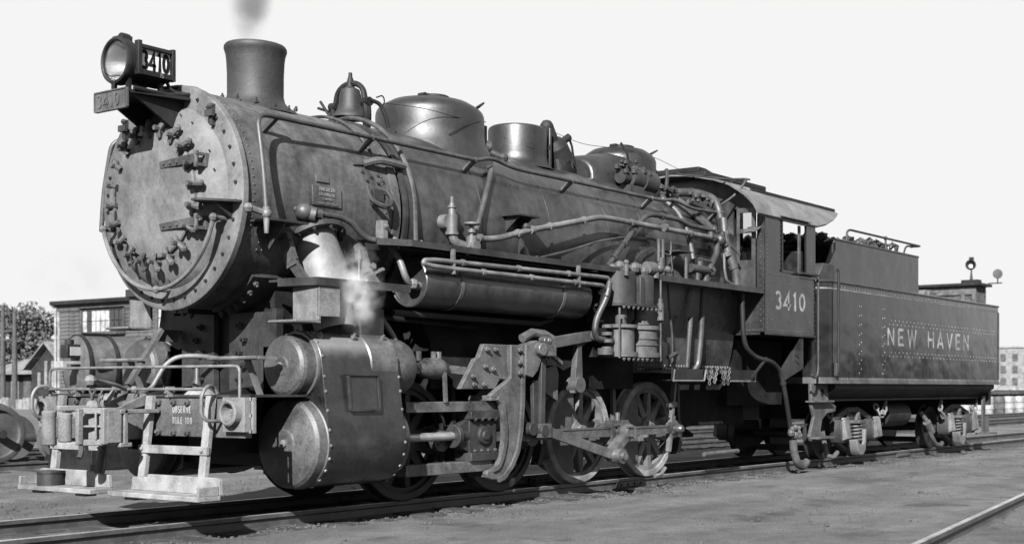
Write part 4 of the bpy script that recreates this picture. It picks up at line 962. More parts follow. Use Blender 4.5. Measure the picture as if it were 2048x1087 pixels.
# eccentric crank and rod
EC = Vector((3.02,-1.40,.37)); mp_ = Vector((pin(2),-1.30,.648))
mb = MB().bar(mp_, EC + Vector((0,.10,0)), .09, .15, up=(0,1,0)); mb.cyl(mp_+Vector((0,-.08,0)), mp_+Vector((0,.15,0)), .10, n=20); mb.cyl(EC+Vector((0,-.09,0)), EC+Vector((0,.1,0)), .075, n=18)
for k in range(4): mb.bolt(mp_ + Vector((.06*(k%2)-.08,-.06,.08-.12*(k//2))), (0,-1,0), .025, .03)
o = BP(mb, 'eccentric_crank', 'cast_light'); flip(o)
mb = MB().bar((1.72,-1.30,.73), EC, .05, .115, up=(0,0,1)); mb.cyl(EC+Vector((0,-.12,0)), EC+Vector((0,.04,0)), .095, n=20); mb.cyl(EC+Vector((0,-.16,0)), EC+Vector((0,-.1,0)), .05, n=14); mb.bx(1.62,1.80,-1.37,-1.23,.64,.80)
o = BP(mb, 'eccentric_rod', 'rod_steel'); flip(o)
# guides, crosshead, piston rod
mb = MB().bx(-.36,1.17,CY-.08,CY+.08,.955,1.065); o = BP(mb, 'upper_guide', 'rod_steel', .006); flip(o)
mb = MB().bx(-.36,1.17,CY-.08,CY+.08,.29,.41); o = BP(mb, 'lower_guide', 'rod_steel', .006); flip(o)
mb = MB().cyl((-.35,CY,.69),(.45,CY,.69),.047,n=20); o = BP(mb, 'piston_rod', 'steel'); flip(o)
mb = MB().bx(.60,1.04,CY-.07,CY+.07,.42,.95); mb.bx(.58,1.06,CY-.12,CY+.12,.87,.955); mb.bx(.58,1.06,CY-.12,CY+.12,.41,.50); mb.lathe([(.05,0),(.13,.0),(.13,.06),(.08,.10),(.08,.2)], (.40,CY,.69), XD, 24)
mb.prism([(.42,.60),(.42,.80),(.62,.88),(.62,.50)], 'y', CY-.06, CY+.06); mb.lathe([(.001,-.06),(.05,-.06),(.06,-.04),(.10,-.035),(.105,-.0)], (.83,CY-.07,.69), (0,1,0), 24)
for k in range(4):
    for z in (.965, .515): pass
    mb.sph((.66+.11*k,CY-.10,.87),.03,8); mb.sph((.66+.11*k,CY-.10,.52),.028,8)
o = BP(mb, 'crosshead', 'cast', .006); flip(o)
# guide yoke
yk = [(.82,1.12),(.94,1.10),(1.0,1.05),(1.035,.97),(1.065,.79),(1.065,.62),(1.02,.45),(.95,.335),(.86,.31),(.79,.30),(.77,.27),(.79,.22),(.86,.195),(.95,.19),(1.05,.22),(1.18,.34),(1.28,.5),(1.335,.73),(1.365,1.07),(1.37,1.70),(1.18,1.70),(1.18,1.33),(1.10,1.28),(1.02,1.24),(.9,1.17)]
mb = MB().prism(yk, 'y', -1.29, -1.22); o1 = BP(mb, 'guide_yoke', 'cast_light', .012)
mb = MB()
for seg in (yk[1:9], yk[13:20]):
    for p, q in zip(seg, seg[1:]): mb.bar((p[0],-1.30,p[1]),(q[0],-1.30,q[1]),.05,.035,up=(0,1,0))
part('yoke_rib', mb, 'cast_light', o1); flip(o1)
for z0, z1 in ((1.07,1.13),(.22,.285)):
    o = BP(MB().bx(.84,1.10,-1.285,-.95,z0,z1), 'yoke_lug', 'cast_light', .008); flip(o)
BP(MB().bx(1.30,1.38,-1.22,1.22,1.25,1.65), 'yoke_crosstie', 'cast')
mb = MB().prism([(.42,1.20),(.98,1.20),(1.06,1.30),(1.44,1.30),(1.44,1.70),(.80,1.70),(.72,1.55),(.66,1.53)], 'y', -1.225, -1.16)
mb.prism([(1.38,1.36),(1.38,1.70),(1.58,1.76),(1.66,1.72),(1.66,1.55),(1.60,1.42),(1.5,1.33)], 'y', -1.34, -1.20)
for x, z in ((.83,1.64),(.97,1.64),(1.30,1.64),(.80,1.45),(.93,1.42),(1.30,1.38),(.60,1.34),(.62,1.25),(.78,1.25),(1.30,1.5)): mb.bolt((x,-1.225 if x < 1.1 else -1.30,z),(0,-1,0),.03,.035)
o = BP(mb, 'gear_frame', 'cast_light', .008); flip(o)
mb = MB().tube([(1.45,-1.22,1.78),(1.62,-1.22,1.85),(1.85,-1.22,1.84),(2.02,-1.22,1.78)], .055, 8); mb.bar((1.75,-1.28,1.72),(2.84,-1.16,1.86),.07,.13); mb.cyl((2.82,-1.24,1.855),(2.82,-1.08,1.855),.06,n=14); mb.cyl((2.82,-1.30,1.855),(2.82,-1.2,1.855),.025,n=8)
o = BP(mb, 'reverse_arm', 'cast_light', .006); flip(o)
mb = MB().bx(1.58,1.86,-1.40,-1.20,1.58,1.72); mb.cyl((1.60,-1.42,1.66),(1.60,-1.18,1.66),.075,n=16); mb.bar((1.8,-1.32,1.64),(2.1,-1.28,1.5),.05,.05); mb.cyl((1.74,-1.36,1.76),(1.74,-1.26,1.76),.05,n=10); mb.sph((1.78,-1.34,1.76),.05,8)
o = BP(mb, 'gear_link_block', 'rod_steel', .008); flip(o)
mb = MB().bar((1.72,-1.30,1.56),(1.70,-1.30,.72),.05,.08,up=(1,0,0)); mb.bar((1.62,-1.26,1.3),(1.64,-1.26,.75),.05,.10,up=(1,0,0)); mb.cyl((1.68,-1.38,.72),(1.68,-1.22,.72),.07,n=14); mb.cyl((1.55,-1.32,.74),(1.55,-1.2,.74),.08,n=12)
o = BP(mb, 'gear_hanger', 'cast', .006); flip(o)
mb = MB().prism([(2.45,1.15),(2.58,1.15),(2.62,1.3),(2.60,1.74),(2.52,1.76),(2.49,1.5)], 'y', -1.2, -1.12); mb.cyl((2.53,-1.24,1.25),(2.53,-1.08,1.25),.10,n=18); mb.bar((2.53,-1.16,1.7),(2.8,-1.16,1.84),.05,.06)
o = BP(mb, 'bell_crank', 'cast_light', .006); flip(o)
mb = MB().bar((-.22,CY,1.42),(.30,CY,1.42),.09,.11); mb.lathe([(.07,0),(.11,.1),(.12,.3),(.09,.38),(.06,.4)], (-.12,CY,1.42), XD, 16); mb.bar((.28,CY,1.42),(1.35,-1.24,1.34),.05,.085)
for x in (-.1,.12,.2): mb.cyl((x,CY,1.5),(x,CY,1.60),.03,n=8)
mb.bar((.18,CY-.1,1.38),(.20,CY-.1,1.06),.03,.04,up=(1,0,0))
o = BP(mb, 'valve_rod', 'rod_steel'); flip(o)
BP(MB().prism([(1.95,1.42),(2.25,1.5),(2.3,1.38),(2.28,1.05),(1.95,1.2)], 'y', -1.08, -1.02).bx(2.02,2.2,-1.12,-.98,1.48,1.56).bx(2.08,2.14,-1.1,-1.0,1.55,1.64), 'gear_bracket', 'cast_light', .006)
BP(MB().tube([(1.15,-.78,1.90),(-.6,-.85,1.96),(-.7,-.85,1.97)], .03, 8).tube([(-.55,-1.2,1.98),(1.9,-1.1,1.97),(2.2,-1.05,2.05)], .034, 8, .1), 'reach_rod', 'black_iron')

# --- running boards, air tank, cooling pipes
mb = MB().prism([(-.86,-1.02),(-.86,-1.30),(-.55,-1.46),(3.02,-1.46),(3.02,-1.02)], 'z', 2.685, 2.70); mb.bar((-.86,-1.30,2.672),(-.55,-1.465,2.672),.022,.066); mb.bar((-.55,-1.465,2.672),(3.02,-1.465,2.672),.022,.066)
o = BP(mb, 'running_board', 'cast'); flip(o)
mb = MB().bx(3.82,6.62,-1.49,-1.0,2.655,2.67); mb.bx(3.82,6.62,-1.50,-1.485,2.60,2.675); mb.bx(3.82,3.84,-1.485,-1.0,2.60,2.66)
o = BP(mb, 'running_board', 'cast'); flip(o)
for x in (-.3,1.1,2.4): BP(MB().bar((x,-1.06,2.68),(x,-1.4,2.69),.06,.015).bolt((x+.02,-1.12,2.69),(0,-.3,1),.03,.03), 'board_bracket', 'pipe_light')
for x in (-.42,-.05,1.60,1.85): BP(MB().sph((x,-1.10,2.74),.035,8).cyl((x,-1.10,2.74),(x,-1.03,2.74),.02,n=6), 'board_stud', 'pipe_light')
BP(MB().prism([(-1.05,2.74),(-1.05,3.0),(-1.08,3.0),(-1.15,2.74)], 'x', 1.58, 1.62), 'board_hanger', 'cast')
BP(MB().bx(-.62,-.56,-1.14,-1.03,2.70,2.92).bolt((-.59,-1.14,2.86),(0,-1,0),.025,.02), 'board_hanger', 'pipe_light')
tk = BP(MB().lathe([(.001,.0),(.23,.005),(.238,-.0),(.242,-.03),(.25,-.035),(.262,-.025),(.262,2.74),(.25,2.78),(.15,2.82),(.001,2.83)], (-.26,-1.17,2.31), XD, 44), 'air_tank', 'jacket'); 
for x in (.22, 1.95): part('tank_strap', MB().lathe([(.262,0),(.270,0),(.270,.045),(.262,.045)], (x,-1.17,2.31), XD, 44), 'cast_light', tk)
flip(tk)
mb = MB().tube([(2.70,-1.50,2.33),(2.76,-1.50,2.47),(2.74,-1.50,2.555),(2.5,-1.50,2.555),(-.25,-1.50,2.525),(-.40,-1.50,2.51),(-.42,-1.5,2.48),(-.30,-1.50,2.46),(0,-1.50,2.455),(2.4,-1.50,2.455),(2.62,-1.50,2.455),(2.68,-1.48,2.43),(2.66,-1.42,2.36)], .026, 10, .06)
for x in (0.02, 2.15): mb.bx(x-.012,x+.012,-1.52,-1.47,2.40,2.66)
collars(mb, [(2.5,-1.50,2.555),(-.25,-1.50,2.525)], .026, .9, 1.4); collars(mb, [(0,-1.50,2.455),(2.4,-1.50,2.455)], .026, .8, 1.4)
BP(mb, 'cooling_pipe', 'pipe_light')
mb = MB().tube([(2.76,-1.5,2.5),(2.74,-1.48,2.33),(2.60,-1.42,2.05),(2.58,-1.41,1.90),(2.62,-1.40,1.82),(2.75,-1.40,1.80),(2.95,-1.40,1.80)], .04, 10, .09); mb.cyl((2.84,-1.4,1.80),(2.92,-1.4,1.80),.06,n=10)
BP(mb, 'pump_delivery_pipe', 'pipe_grey')
mb = MB().tube([(-.5,-1.12,2.66),(-.52,-1.28,2.5),(-.50,-1.32,2.36),(-.42,-1.30,2.28),(-.28,-1.28,2.26)], .034, 10, .08); mb.sph((-.36,-1.3,2.28),.06,8); mb.cyl((-.36,-1.3,2.28),(-.24,-1.28,2.26),.045,n=10)
BP(mb, 'tank_pipe', 'pipe_light')
mb = MB().tube([(-.62,-1.05,2.0),(-.45,-1.1,1.75),(-.3,-1.1,1.5)], .03, 8); BP(mb, 'drain_pipe', 'pipe_light')
mb = MB().cyl((-.92,-1.1,2.24),(-.9,-1.1,2.60),.012,n=6); mb.cyl((-.9,-1.1,2.5),(-.9,-1.1,2.56),.025,n=8); mb.tube([(-.83,-1.12,2.24),(-.8,-1.12,2.33),(-.66,-1.12,2.40),(-.6,-1.12,2.42)], .022, 6, .04); mb.sph((-.74,-1.12,2.44),.04,6)
BP(mb, 'drain_cock_rod', 'pipe_light')

# --- cross-compound air pump hung on the boiler side
PX, PY = 3.32, -1.38
ap = BP(MB().cyl((3.12,-1.36,2.25),(3.12,-1.36,2.66),.225,n=32).cyl((3.55,-1.37,2.25),(3.55,-1.37,2.64),.205,n=32).bx(3.12,3.55,-1.53,-1.15,2.25,2.62).bx(2.98,3.7,-1.3,-1.1,2.25,2.64).bx(3.30,3.40,-1.585,-1.5,2.25,2.60), 'air_pump', 'cast', .01)
part('lower_flange', MB().prism([(2.92,-1.12),(2.87,-1.32),(2.93,-1.53),(3.07,-1.60),(3.30,-1.61),(3.60,-1.60),(3.73,-1.56),(3.79,-1.45),(3.79,-1.12)], 'z', 2.23, 2.262), 'cast', ap)
mb = MB(); 
for i in range(10): mb.sph((3.0+.065*i, -1.38-.05*(i%3), 2.69+.035*(i%2)), .075, 8)
mb.cyl((3.55,-1.5,2.74),(3.70,-1.5,2.74),.085,n=14); mb.cyl((3.0,-1.58,2.6),(3.0,-1.58,2.78),.03,n=8); mb.sph((3.0,-1.58,2.76),.04,8); mb.cyl((3.72,-1.52,2.62),(3.72,-1.52,2.72),.05,n=8)
mb.bx(2.98,3.5,-1.45,-1.15,2.64,2.72)
part('pump_head', mb, 'cast_light', ap)
mb = MB()
for x in (3.14,3.55): part('piston_rod', MB().cyl((x,-1.40,2.26),(x,-1.40,1.98),.073,n=14), 'cast_light', ap)
mb = MB().cyl((3.13,-1.40,2.0),(3.13,-1.40,1.63),.175,n=24); mb.cyl((3.13,-1.40,2.0),(3.13,-1.40,1.96),.215,n=24); mb.cyl((3.13,-1.40,1.66),(3.13,-1.40,1.60),.22,n=24)
part('high_pressure_cylinder', mb, 'cast_light', ap)
mb = MB().cyl((3.58,-1.40,1.97),(3.58,-1.40,1.63),.205,n=24); mb.cyl((3.58,-1.40,2.0),(3.58,-1.40,1.95),.235,n=24); mb.cyl((3.58,-1.40,1.66),(3.58,-1.40,1.60),.24,n=24)
for z in (1.76,1.84): mb.lathe([(.2,-.015),(.222,-.01),(.222,.01),(.2,.015)], (3.58,-1.40,z), (0,0,1), 24)
mb.sph((3.55,-1.4,2.02),.13,8,(1,1,.6))
part('low_pressure_cylinder', mb, 'cast_light', ap)
mb = MB(); mb.cyl((2.90,-1.55,1.58),(2.90,-1.55,2.20),.013,n=6); mb.cyl((3.80,-1.55,1.58),(3.80,-1.55,2.6),.013,n=6)
for k in range(4): mb.cyl((2.82,-1.42,1.68+.09*k),(2.82,-1.42,1.72+.09*k),.07,n=12)
mb.cyl((2.79,-1.42,1.62),(2.79,-1.42,1.70),.10,n=12); mb.cyl((3.78,-1.56,2.08),(3.78,-1.56,2.3),.045,n=10); mb.cyl((3.78,-1.56,2.3),(3.78,-1.56,2.36),.03,n=8)
for i in range(9): mb.bolt((2.94+.1*i,-1.59,1.585),(0,0,-1),.02,.02); mb.bolt((2.94+.1*i,-1.59,2.225),(0,0,-1),.02,.02)
part('pump_fittings', mb, 'cast_light', ap, stuff=True)
BP(MB().bx(2.9,3.8,-1.14,-1.05,1.6,2.66), 'pump_bracket', 'black_iron')
# fittings round the lubricator ahead of the cab
mb = MB()
for x in (4.27,4.37): mb.cyl((x,-1.2,3.2),(x,-1.2,2.9),.022,n=8)
mb.cyl((4.32,-1.2,2.95),(4.32,-1.2,2.72),.055,n=10); mb.sph((4.42,-1.24,2.80),.05,8); mb.sph((4.24,-1.24,2.80),.05,8); mb.cyl((4.15,-1.24,2.78),(4.5,-1.24,2.78),.025,n=8)
mb.tube([(4.36,-1.2,3.02),(4.55,-1.2,3.0),(4.57,-1.2,3.12),(4.55,-1.2,3.2)], .012, 6, .04); mb.tube([(4.57,-1.2,3.0),(4.60,-1.2,2.8),(4.5,-1.2,2.78)], .009, 6)
BP(mb, 'gauge_fitting', 'cast_light')
mb = MB().bx(4.62,4.95,-1.3,-1.05,3.06,3.08); mb.prism([(-1.05,3.06),(-1.26,3.06),(-1.05,2.88)], 'x', 4.7, 4.72); BP(mb, 'boiler_step', 'cast')
# injector group
mb = MB().tube([(5.75,-1.22,3.34),(5.86,-1.24,3.32),(5.9,-1.26,3.26)], .045, 10); mb.sph((5.80,-1.22,3.33),.09,10); mb.sph((5.62,-1.22,3.345),.06,8); mb.cyl((5.55,-1.22,3.42),(5.55,-1.22,3.34),.05,n=10)
mb.tube([(5.75,-1.2,3.26),(5.66,-1.24,3.1),(5.45,-1.28,2.94),(5.4,-1.3,2.86)], .045, 10, .06)
mb.tube([(5.98,-1.16,3.66),(5.96,-1.2,3.4),(5.95,-1.24,3.2),(6.0,-1.3,3.02),(6.05,-1.34,2.85),(6.06,-1.34,2.66)], .062, 12, .12)
mb.cyl((5.92,-1.24,3.16),(5.93,-1.25,3.10),.085,n=12); mb.cyl((6.0,-1.3,2.98),(6.02,-1.32,2.93),.075,n=12)
mb.sph((5.05,-1.22,2.86),.08,8); mb.cyl((4.95,-1.26,2.86),(5.5,-1.26,2.86),.06,n=12); mb.sph((5.48,-1.26,2.86),.085,8); mb.cyl((5.2,-1.26,2.86),(5.2,-1.26,3.02),.04,n=8); mb.tube([(5.15,-1.28,3.0),(5.42,-1.3,2.99),(5.5,-1.3,2.86)], .018, 6, .03)
mb.cyl((5.38,-1.24,2.86),(5.38,-1.24,2.66),.055,n=10); mb.cyl((4.85,-1.26,3.0),(4.85,-1.26,2.66),.03,n=8); mb.cyl((5.08,-1.3,2.8),(5.08,-1.3,2.66),.03,n=8)
mb.tube([(5.78,-1.3,3.12),(5.76,-1.32,2.9),(5.78,-1.34,2.74),(5.95,-1.36,2.68)], .022, 8, .05)
BP(mb, 'injector', 'pipe_grey')
# lagged pipes from the turret at the boiler top
mb = MB().tube([(5.55,-.55,4.02),(5.75,-.68,4.05),(5.95,-.80,4.04),(6.12,-.92,3.98),(6.16,-.98,3.82),(6.08,-1.08,3.55),(6.0,-1.18,3.35)], .062, 12, .12)
mb.tube([(5.3,-.62,4.0),(5.5,-.76,3.86),(5.8,-.98,3.6),(5.9,-1.08,3.45)], .05, 10, .1); mb.tube([(5.32,-.68,3.93),(5.5,-.82,3.78),(5.78,-1.03,3.52),(5.86,-1.1,3.4)], .035, 8, .1)
mb.tube([(4.98,-.78,3.86),(5.05,-.98,3.68),(5.1,-1.10,3.45),(5.12,-1.16,3.2),(5.12,-1.2,3.0)], .035, 8, .08)
r_ = random.Random(4)
for i in range(16): mb.sph((5.6+r_.random()*.35, -.75-r_.random()*.2, 3.86+r_.random()*.16), r_.uniform(.02,.045), 6)
for i in range(8): mb.sph((5.75+r_.random()*.25, -1.12-r_.random()*.12, 3.30+r_.random()*.2), r_.uniform(.025,.05), 6)
for dz in (0,.06,.12): mb.bar((5.95+dz,-1.15-dz*.4,3.36-dz*.3),(6.25,-1.25-dz*.3,3.2-dz*.4),.02,.03)
collars(mb, [(5.55,-.55,4.02),(5.75,-.68,4.05),(5.95,-.80,4.04),(6.16,-.98,3.82),(6.08,-1.08,3.55),(6.0,-1.18,3.35)], .062, .12, 1.15); collars(mb, [(5.3,-.62,4.0),(5.5,-.76,3.86),(5.8,-.98,3.6)], .05, .12, 1.2)
BP(mb, 'turret_pipe', 'pipe_grey')
# pipes down the firebox side and tool tray
mb = MB()
for pts, r in (([(4.55,-1.16,2.62),(4.6,-1.14,2.4),(4.75,-1.1,1.9),(4.78,-1.08,1.5)], .016), ([(5.15,-1.14,2.2),(5.14,-1.12,1.9),(5.12,-1.1,1.5)], .035), ([(5.42,-1.18,2.62),(5.42,-1.14,1.95),(5.38,-1.12,1.55),(5.3,-1.1,1.45)], .04), ([(4.5,-1.2,1.62),(4.72,-1.2,1.70),(4.75,-1.2,1.6)], .03)):
    mb.tube(pts, r, 8, .1)
BP(mb, 'blowdown_pipe', 'pipe_grey')
mb = MB().bx(4.38,5.15,-1.34,-1.02,1.31,1.325); mb.bx(4.38,5.15,-1.345,-1.33,1.315,1.46); mb.bx(5.85,6.6,-1.34,-1.02,1.31,1.325); mb.bx(5.85,6.6,-1.345,-1.33,1.315,1.46); mb.bx(4.3,6.75,-1.30,-.95,1.46,1.475)
o = BP(mb, 'tool_tray', 'black_iron'); part('tray_edge', MB().tube([(4.42,-1.36,1.46),(4.38,-1.36,1.31),(5.15,-1.36,1.31),(5.2,-1.36,1.46)], .014, 6), 'pipe_light', o); part('tray_edge', MB().tube([(5.85,-1.36,1.31),(6.55,-1.36,1.31),(6.6,-1.36,1.46)], .014, 6), 'pipe_light', o)
for a, b in ((5.2,5.35),(5.33,5.5),(5.6,5.72),(5.7,5.84)): chain([(a,-1.36,1.50),((a+b)/2,-1.37,1.28),(b,-1.36,1.5)], .009, .05)
mb = MB().tube([(6.18,-1.36,2.58),(6.18,-1.38,2.0),(6.25,-1.38,1.8),(6.5,-1.4,1.66),(7.0,-1.42,1.6),(7.25,-1.42,1.45),(7.45,-1.42,.9),(7.55,-1.42,.55)], .036, 10, .16); mb.bar((6.35,-1.42,1.36),(6.8,-1.42,1.66),.03,.03)
collars(mb, [(7.25,-1.42,1.45),(7.45,-1.42,.9)], .036, .3, 1.3)
BP(mb, 'injector_feed_pipe', 'black_iron')
mb = MB()
r_ = random.Random(6)
for i in range(10): mb.sph((7.5+r_.random()*.28, -1.42-r_.random()*.06, .44+r_.random()*.18), r_.uniform(.03,.07), 8)
BP(mb, 'hose_strainer', 'cast_light')
mb = MB().tube([(7.62,-1.42,.42),(7.66,-1.42,.2),(7.80,-1.42,.02),(8.0,-1.4,-.02),(8.15,-1.38,.05)], .062, 12, .1); BP(mb, 'feed_hose', 'cast_light')
mb = MB().tube([(5.75,-.98,.26),(6.7,-.98,.27)], .035, 8);  BP(mb, 'brake_pull_rod', 'cast_light')
mb = MB().bar((4.98,-.98,1.30),(4.80,-1.0,.34),.05,.06,up=(0,1,0)); mb.bx(4.82,4.98,-1.03,-.93,.95,1.02); mb.tube([(4.72,-1.0,.12),(4.62,-1.0,.04),(4.5,-.98,.02)],.03,6); BP(mb, 'sand_delivery_pipe', 'pipe_light')

# --- cab
CX0, CX1, CYS = 6.58, 8.18, 1.52
ROOF = [(0,4.44),(.3,4.42),(.5,4.385),(.8,4.315),(1.06,4.225),(1.2,4.14),(1.32,4.06),(1.42,3.97),(1.48,3.91),(1.53,3.83),(1.56,3.755)]
def roofz(y):                                        # roof cross-section
    a = min(abs(y), 1.56)
    for (y0, z0), (y1, z1) in zip(ROOF, ROOF[1:]):
        if a <= y1: return z0 + (z1-z0)*(a-y0)/(y1-y0)
ysr = [-y for y, z in ROOF[:0:-1]] + [y for y, z in ROOF]
def roof_sheet(dz, x0, xf):
    vs = []; fs = []
    for y in ysr: vs += [(x0, y, roofz(y)+dz), (xf(y), y, roofz(y)+dz)]
    for y in ysr: vs += [(x0, y*.985, roofz(y)+dz-.025), (xf(y), y*.985, roofz(y)+dz-.025)]
    n = len(ysr)
    for i in range(n-1):
        a = i*2; b = a+2; k = 2*n
        fs += [(a,a+1,b+1,b), (k+a,k+b,k+b+1,k+a+1), (a,b,k+b,k+a), (a+1,k+a+1,k+b+1,b+1)]
    fs += [(0,2*n,2*n+1,1), (2*n-2,2*n-1,4*n-1,4*n-2)]
    return MB().add(vs, fs)
xrear = lambda y: 8.18 + 1.45*min(1, max(0, (1.56-abs(y))/.36))**.55
rf = BP(roof_sheet(0, 6.32, xrear), 'cab_roof', 'roof_paint')
for s in (-1,1): part('rain_gutter', MB().bar((6.8,s*1.15,roofz(1.15)+.02),(9.58,s*1.15,roofz(1.15)+.02),.03,.04), 'black_iron', rf)
mb = MB().bx(6.36,8.2,-.62,.62,4.38,4.455); mb.prism([(6.36,4.455),(6.36,4.53),(6.55,4.53),(7.0,4.455)], 'y', -.5, .5); part('roof_hatch', mb, 'black_iron', rf, .01)
mb = MB()
for i in range(9):
    for y in (-1.0,-.6): mb.rivet((7.0+.28*i,y,roofz(y)+.0),(0,0,1),.02)
part('roof_rivets', mb, 'cast', rf, stuff=True)
side = []
def cab_side(s):
    mb = MB(); y0, y1 = sorted((s*(CYS-.012), s*CYS))
    zt = 3.78
    mb.bx(CX0,7.09,y0,y1,2.03,zt); mb.bx(7.84,CX1,y0,y1,2.03,zt); mb.bx(7.09,7.84,y0,y1,2.03,2.985); mb.bx(7.09,7.84,y0,y1,3.72,zt)
    o = BP(mb, 'cab_side', 'gloss_black')
    f = MB(); yy0, yy1 = sorted((s*(CYS+.001), s*(CYS+.02)))
    f.bx(7.07,7.09,yy0,yy1,2.97,3.74); f.bx(7.84,7.86,yy0,yy1,2.97,3.74); f.bx(7.07,7.86,yy0,yy1,3.722,3.745); f.bx(7.05,7.6,yy0,yy1,2.955,2.984)
    part('window_frame', f, 'gloss_black', o)
    part('window_sash', MB().bx(7.10,7.20,s*1.46-.012,s*1.46+.012,2.99,3.72).bx(7.72,7.78,s*1.46-.012,s*1.46+.012,2.99,3.72), 'cast_light', o)
    if s > 0: part('sky_blind', MB().bx(7.09,7.84,1.485,1.495,2.985,3.52), 'dark_glass', o)  # opaque dark pane added to hide the sky through the far window
    part('arm_rest', MB().bx(7.55,8.16,min(s*1.5,s*1.62),max(s*1.5,s*1.62),2.955,2.985), 'cast', o)
    part('bottom_angle', MB().bx(CX0-.01,CX1+.01,min(s*1.44,s*1.535),max(s*1.44,s*1.535),2.0,2.03), 'cast', o)
    part('window_awning', MB().hexa([(6.98,s*1.525,3.79),(7.9,s*1.525,3.79),(7.9,s*1.60,3.765),(6.98,s*1.60,3.765)],[(6.98,s*1.525,3.80),(7.9,s*1.525,3.80),(7.9,s*1.60,3.775),(6.98,s*1.60,3.775)]), 'cast', o)
    r = MB(); yr = s*CYS
    def row(xa, za, xb, zb, n):
        for i in range(n): t = i/(n-1); r.rivet((xa+(xb-xa)*t, yr, za+(zb-za)*t), (0,s,0), .0125)
    row(6.64,2.10,6.64,3.74,28); row(6.70,2.07,8.14,2.07,30); row(8.13,2.12,8.13,2.9,12); row(6.70,2.90,8.1,2.90,24); row(8.02,3.0,8.02,3.7,12); row(7.03,3.0,7.03,3.72,12)
    for x in (6.78,7.35,7.98):
        for z in (2.22,2.52,2.78): r.rivet((x,yr,z),(0,s,0),.016)
    part('cab_rivets', r, 'pipe_grey', o, stuff=True)
    letter_parts('3410', (6.87 if s < 0 else 7.82, s*(CYS+.0005), 2.385), (-s,0,0), (0,0,1), .285, .165, 1.32, .17, 'letter_paint', o)
    return o
cab_side(-1); cab_side(1)
# front wall with door opening on each side
mb = MB()
yy = [(-1.505,-1.38),(-.98,-.9)]
def wallpiece(mb, y0, y1, z0, z1=None):
    n = 8; vs = []; fs = []
    for i in range(n+1):
        y = y0+(y1-y0)*i/n; zt = (roofz(y)-.03) if z1 is None else z1
        for x in (CX0+.02, CX0+.05): vs += [(x,y,z0),(x,y,zt)]
    for i in range(n):
        a = i*4; b = a+4; fs += [(a,b,b+1,a+1),(a+2,a+3,b+3,b+2),(a+1,b+1,b+3,a+3),(a,a+2,b+2,b)]
    fs += [(0,1,3,2),(n*4,n*4+2,n*4+3,n*4+1)]
    mb.add(vs, fs)
for s in (-1,1):
    wallpiece(mb, s*1.505, s*1.37, 2.03); wallpiece(mb, s*1.37, s*.965, 2.03, 2.68); mb.bx(CX0-.01,CX0+.05,min(s*1.0,s*1.52),max(s*1.0,s*1.52),2.0,2.03); wallpiece(mb, s*1.37, s*.965, 3.88); 
wallpiece(mb, -.965, .965, 2.03)
cf = BP(mb, 'cab_front', 'cab_grey' if 'cab_grey' in MATS else 'jacket')
mb = MB()
for i in range(18): mb.rivet((CX0+.018,-1.43,2.2+.085*i),(-1,0,0),.016); mb.rivet((CX0+.018,-1.485,2.14+.09*i),(-1,0,0),.012)
for i in range(8): mb.rivet((CX0+.016,-1.10-.05*i,2.07),(-1,0,0),.014)
part('front_rivets', mb, 'pipe_grey', cf, stuff=True)
for s in (-1,1):
    d = MB(); a = radians(38); hx, hy = CX0+.0, s*1.37
    def DP(t, z, th=0): return (hx - t*sin(a)*.35 - th, hy - s*t*cos(a*.35), z)
    def dbox(t0,t1,z0,z1,m):
        m.hexa([DP(t0,z0),DP(t1,z0),DP(t1,z0,.03),DP(t0,z0,.03)],[DP(t0,z1),DP(t1,z1),DP(t1,z1,.03),DP(t0,z1,.03)])
    dbox(0,.06,2.69,3.87,d); dbox(.24,.29,2.69,3.87,d); dbox(.06,.24,2.69,3.10,d); dbox(.06,.24,3.80,3.87,d); dbox(.06,.24,3.50,3.56,d)
    do = BP(d, 'cab_door', 'jacket')
    g = MB(); dbox(.06,.24,3.10,3.50,g); dbox(.06,.24,3.56,3.80,g); part('door_glass', g, 'pane', do)
    part('door_hood', MB().hexa([(CX0-.0,s*1.24,3.58),(CX0-.0,s*1.46,3.58),(CX0-.16,s*1.46,3.50),(CX0-.16,s*1.24,3.50)],[(CX0,s*1.24,3.595),(CX0,s*1.46,3.595),(CX0-.16,s*1.46,3.515),(CX0-.16,s*1.24,3.515)]), 'cast_light', do)
# back wall posts, floor, seat boxes, backhead
mb = MB().bx(6.6,8.4,-1.5,1.5,2.0,2.04); BP(mb, 'cab_floor', 'inside')
mb = MB().bx(6.66,7.0,-.9,.9,2.04,3.9); BP(mb, 'backhead', 'inside')
for s in (-1,1):
    mb = MB().bx(7.3,8.05,min(s*.9,s*1.48),max(s*.9,s*1.48),2.04,2.85); o = BP(mb, 'seat_box', 'inside'); part('seat_cushion', MB().bx(7.4,8.0,min(s*.95,s*1.45),max(s*.95,s*1.45),2.85,2.95).bx(7.86,7.98,min(s*.95,s*1.42),max(s*.95,s*1.42),2.95,3.35), 'leather', o, .03)
    wp = MB()
    for i in range(2): pass
    wp.bx(8.15,8.175,min(s*1.0,s*1.5),max(s*1.0,s*1.5),2.04,2.9); wp.bx(8.15,8.175,min(s*1.34,s*1.5),max(s*1.34,s*1.5),2.9,3.85); BP(wp, 'cab_rear_wall', 'inside')
    BP(MB().tube([(8.22,s*1.53,2.92),(8.22,s*1.55,2.86),(8.22,s*1.55,1.55),(8.2,s*1.55,1.42),(8.10,s*1.55,1.36),(8.02,s*1.54,1.42)], .02, 8, .05), 'cab_grab_rail', 'cast')
BP(MB().bx(7.15,7.75,-.3,.35,2.04,3.5).bx(7.0,7.3,.6,1.3,2.9,3.75), 'sky_block', 'inside', .03)  # dark boxes added inside the cab to block sky showing through its windows
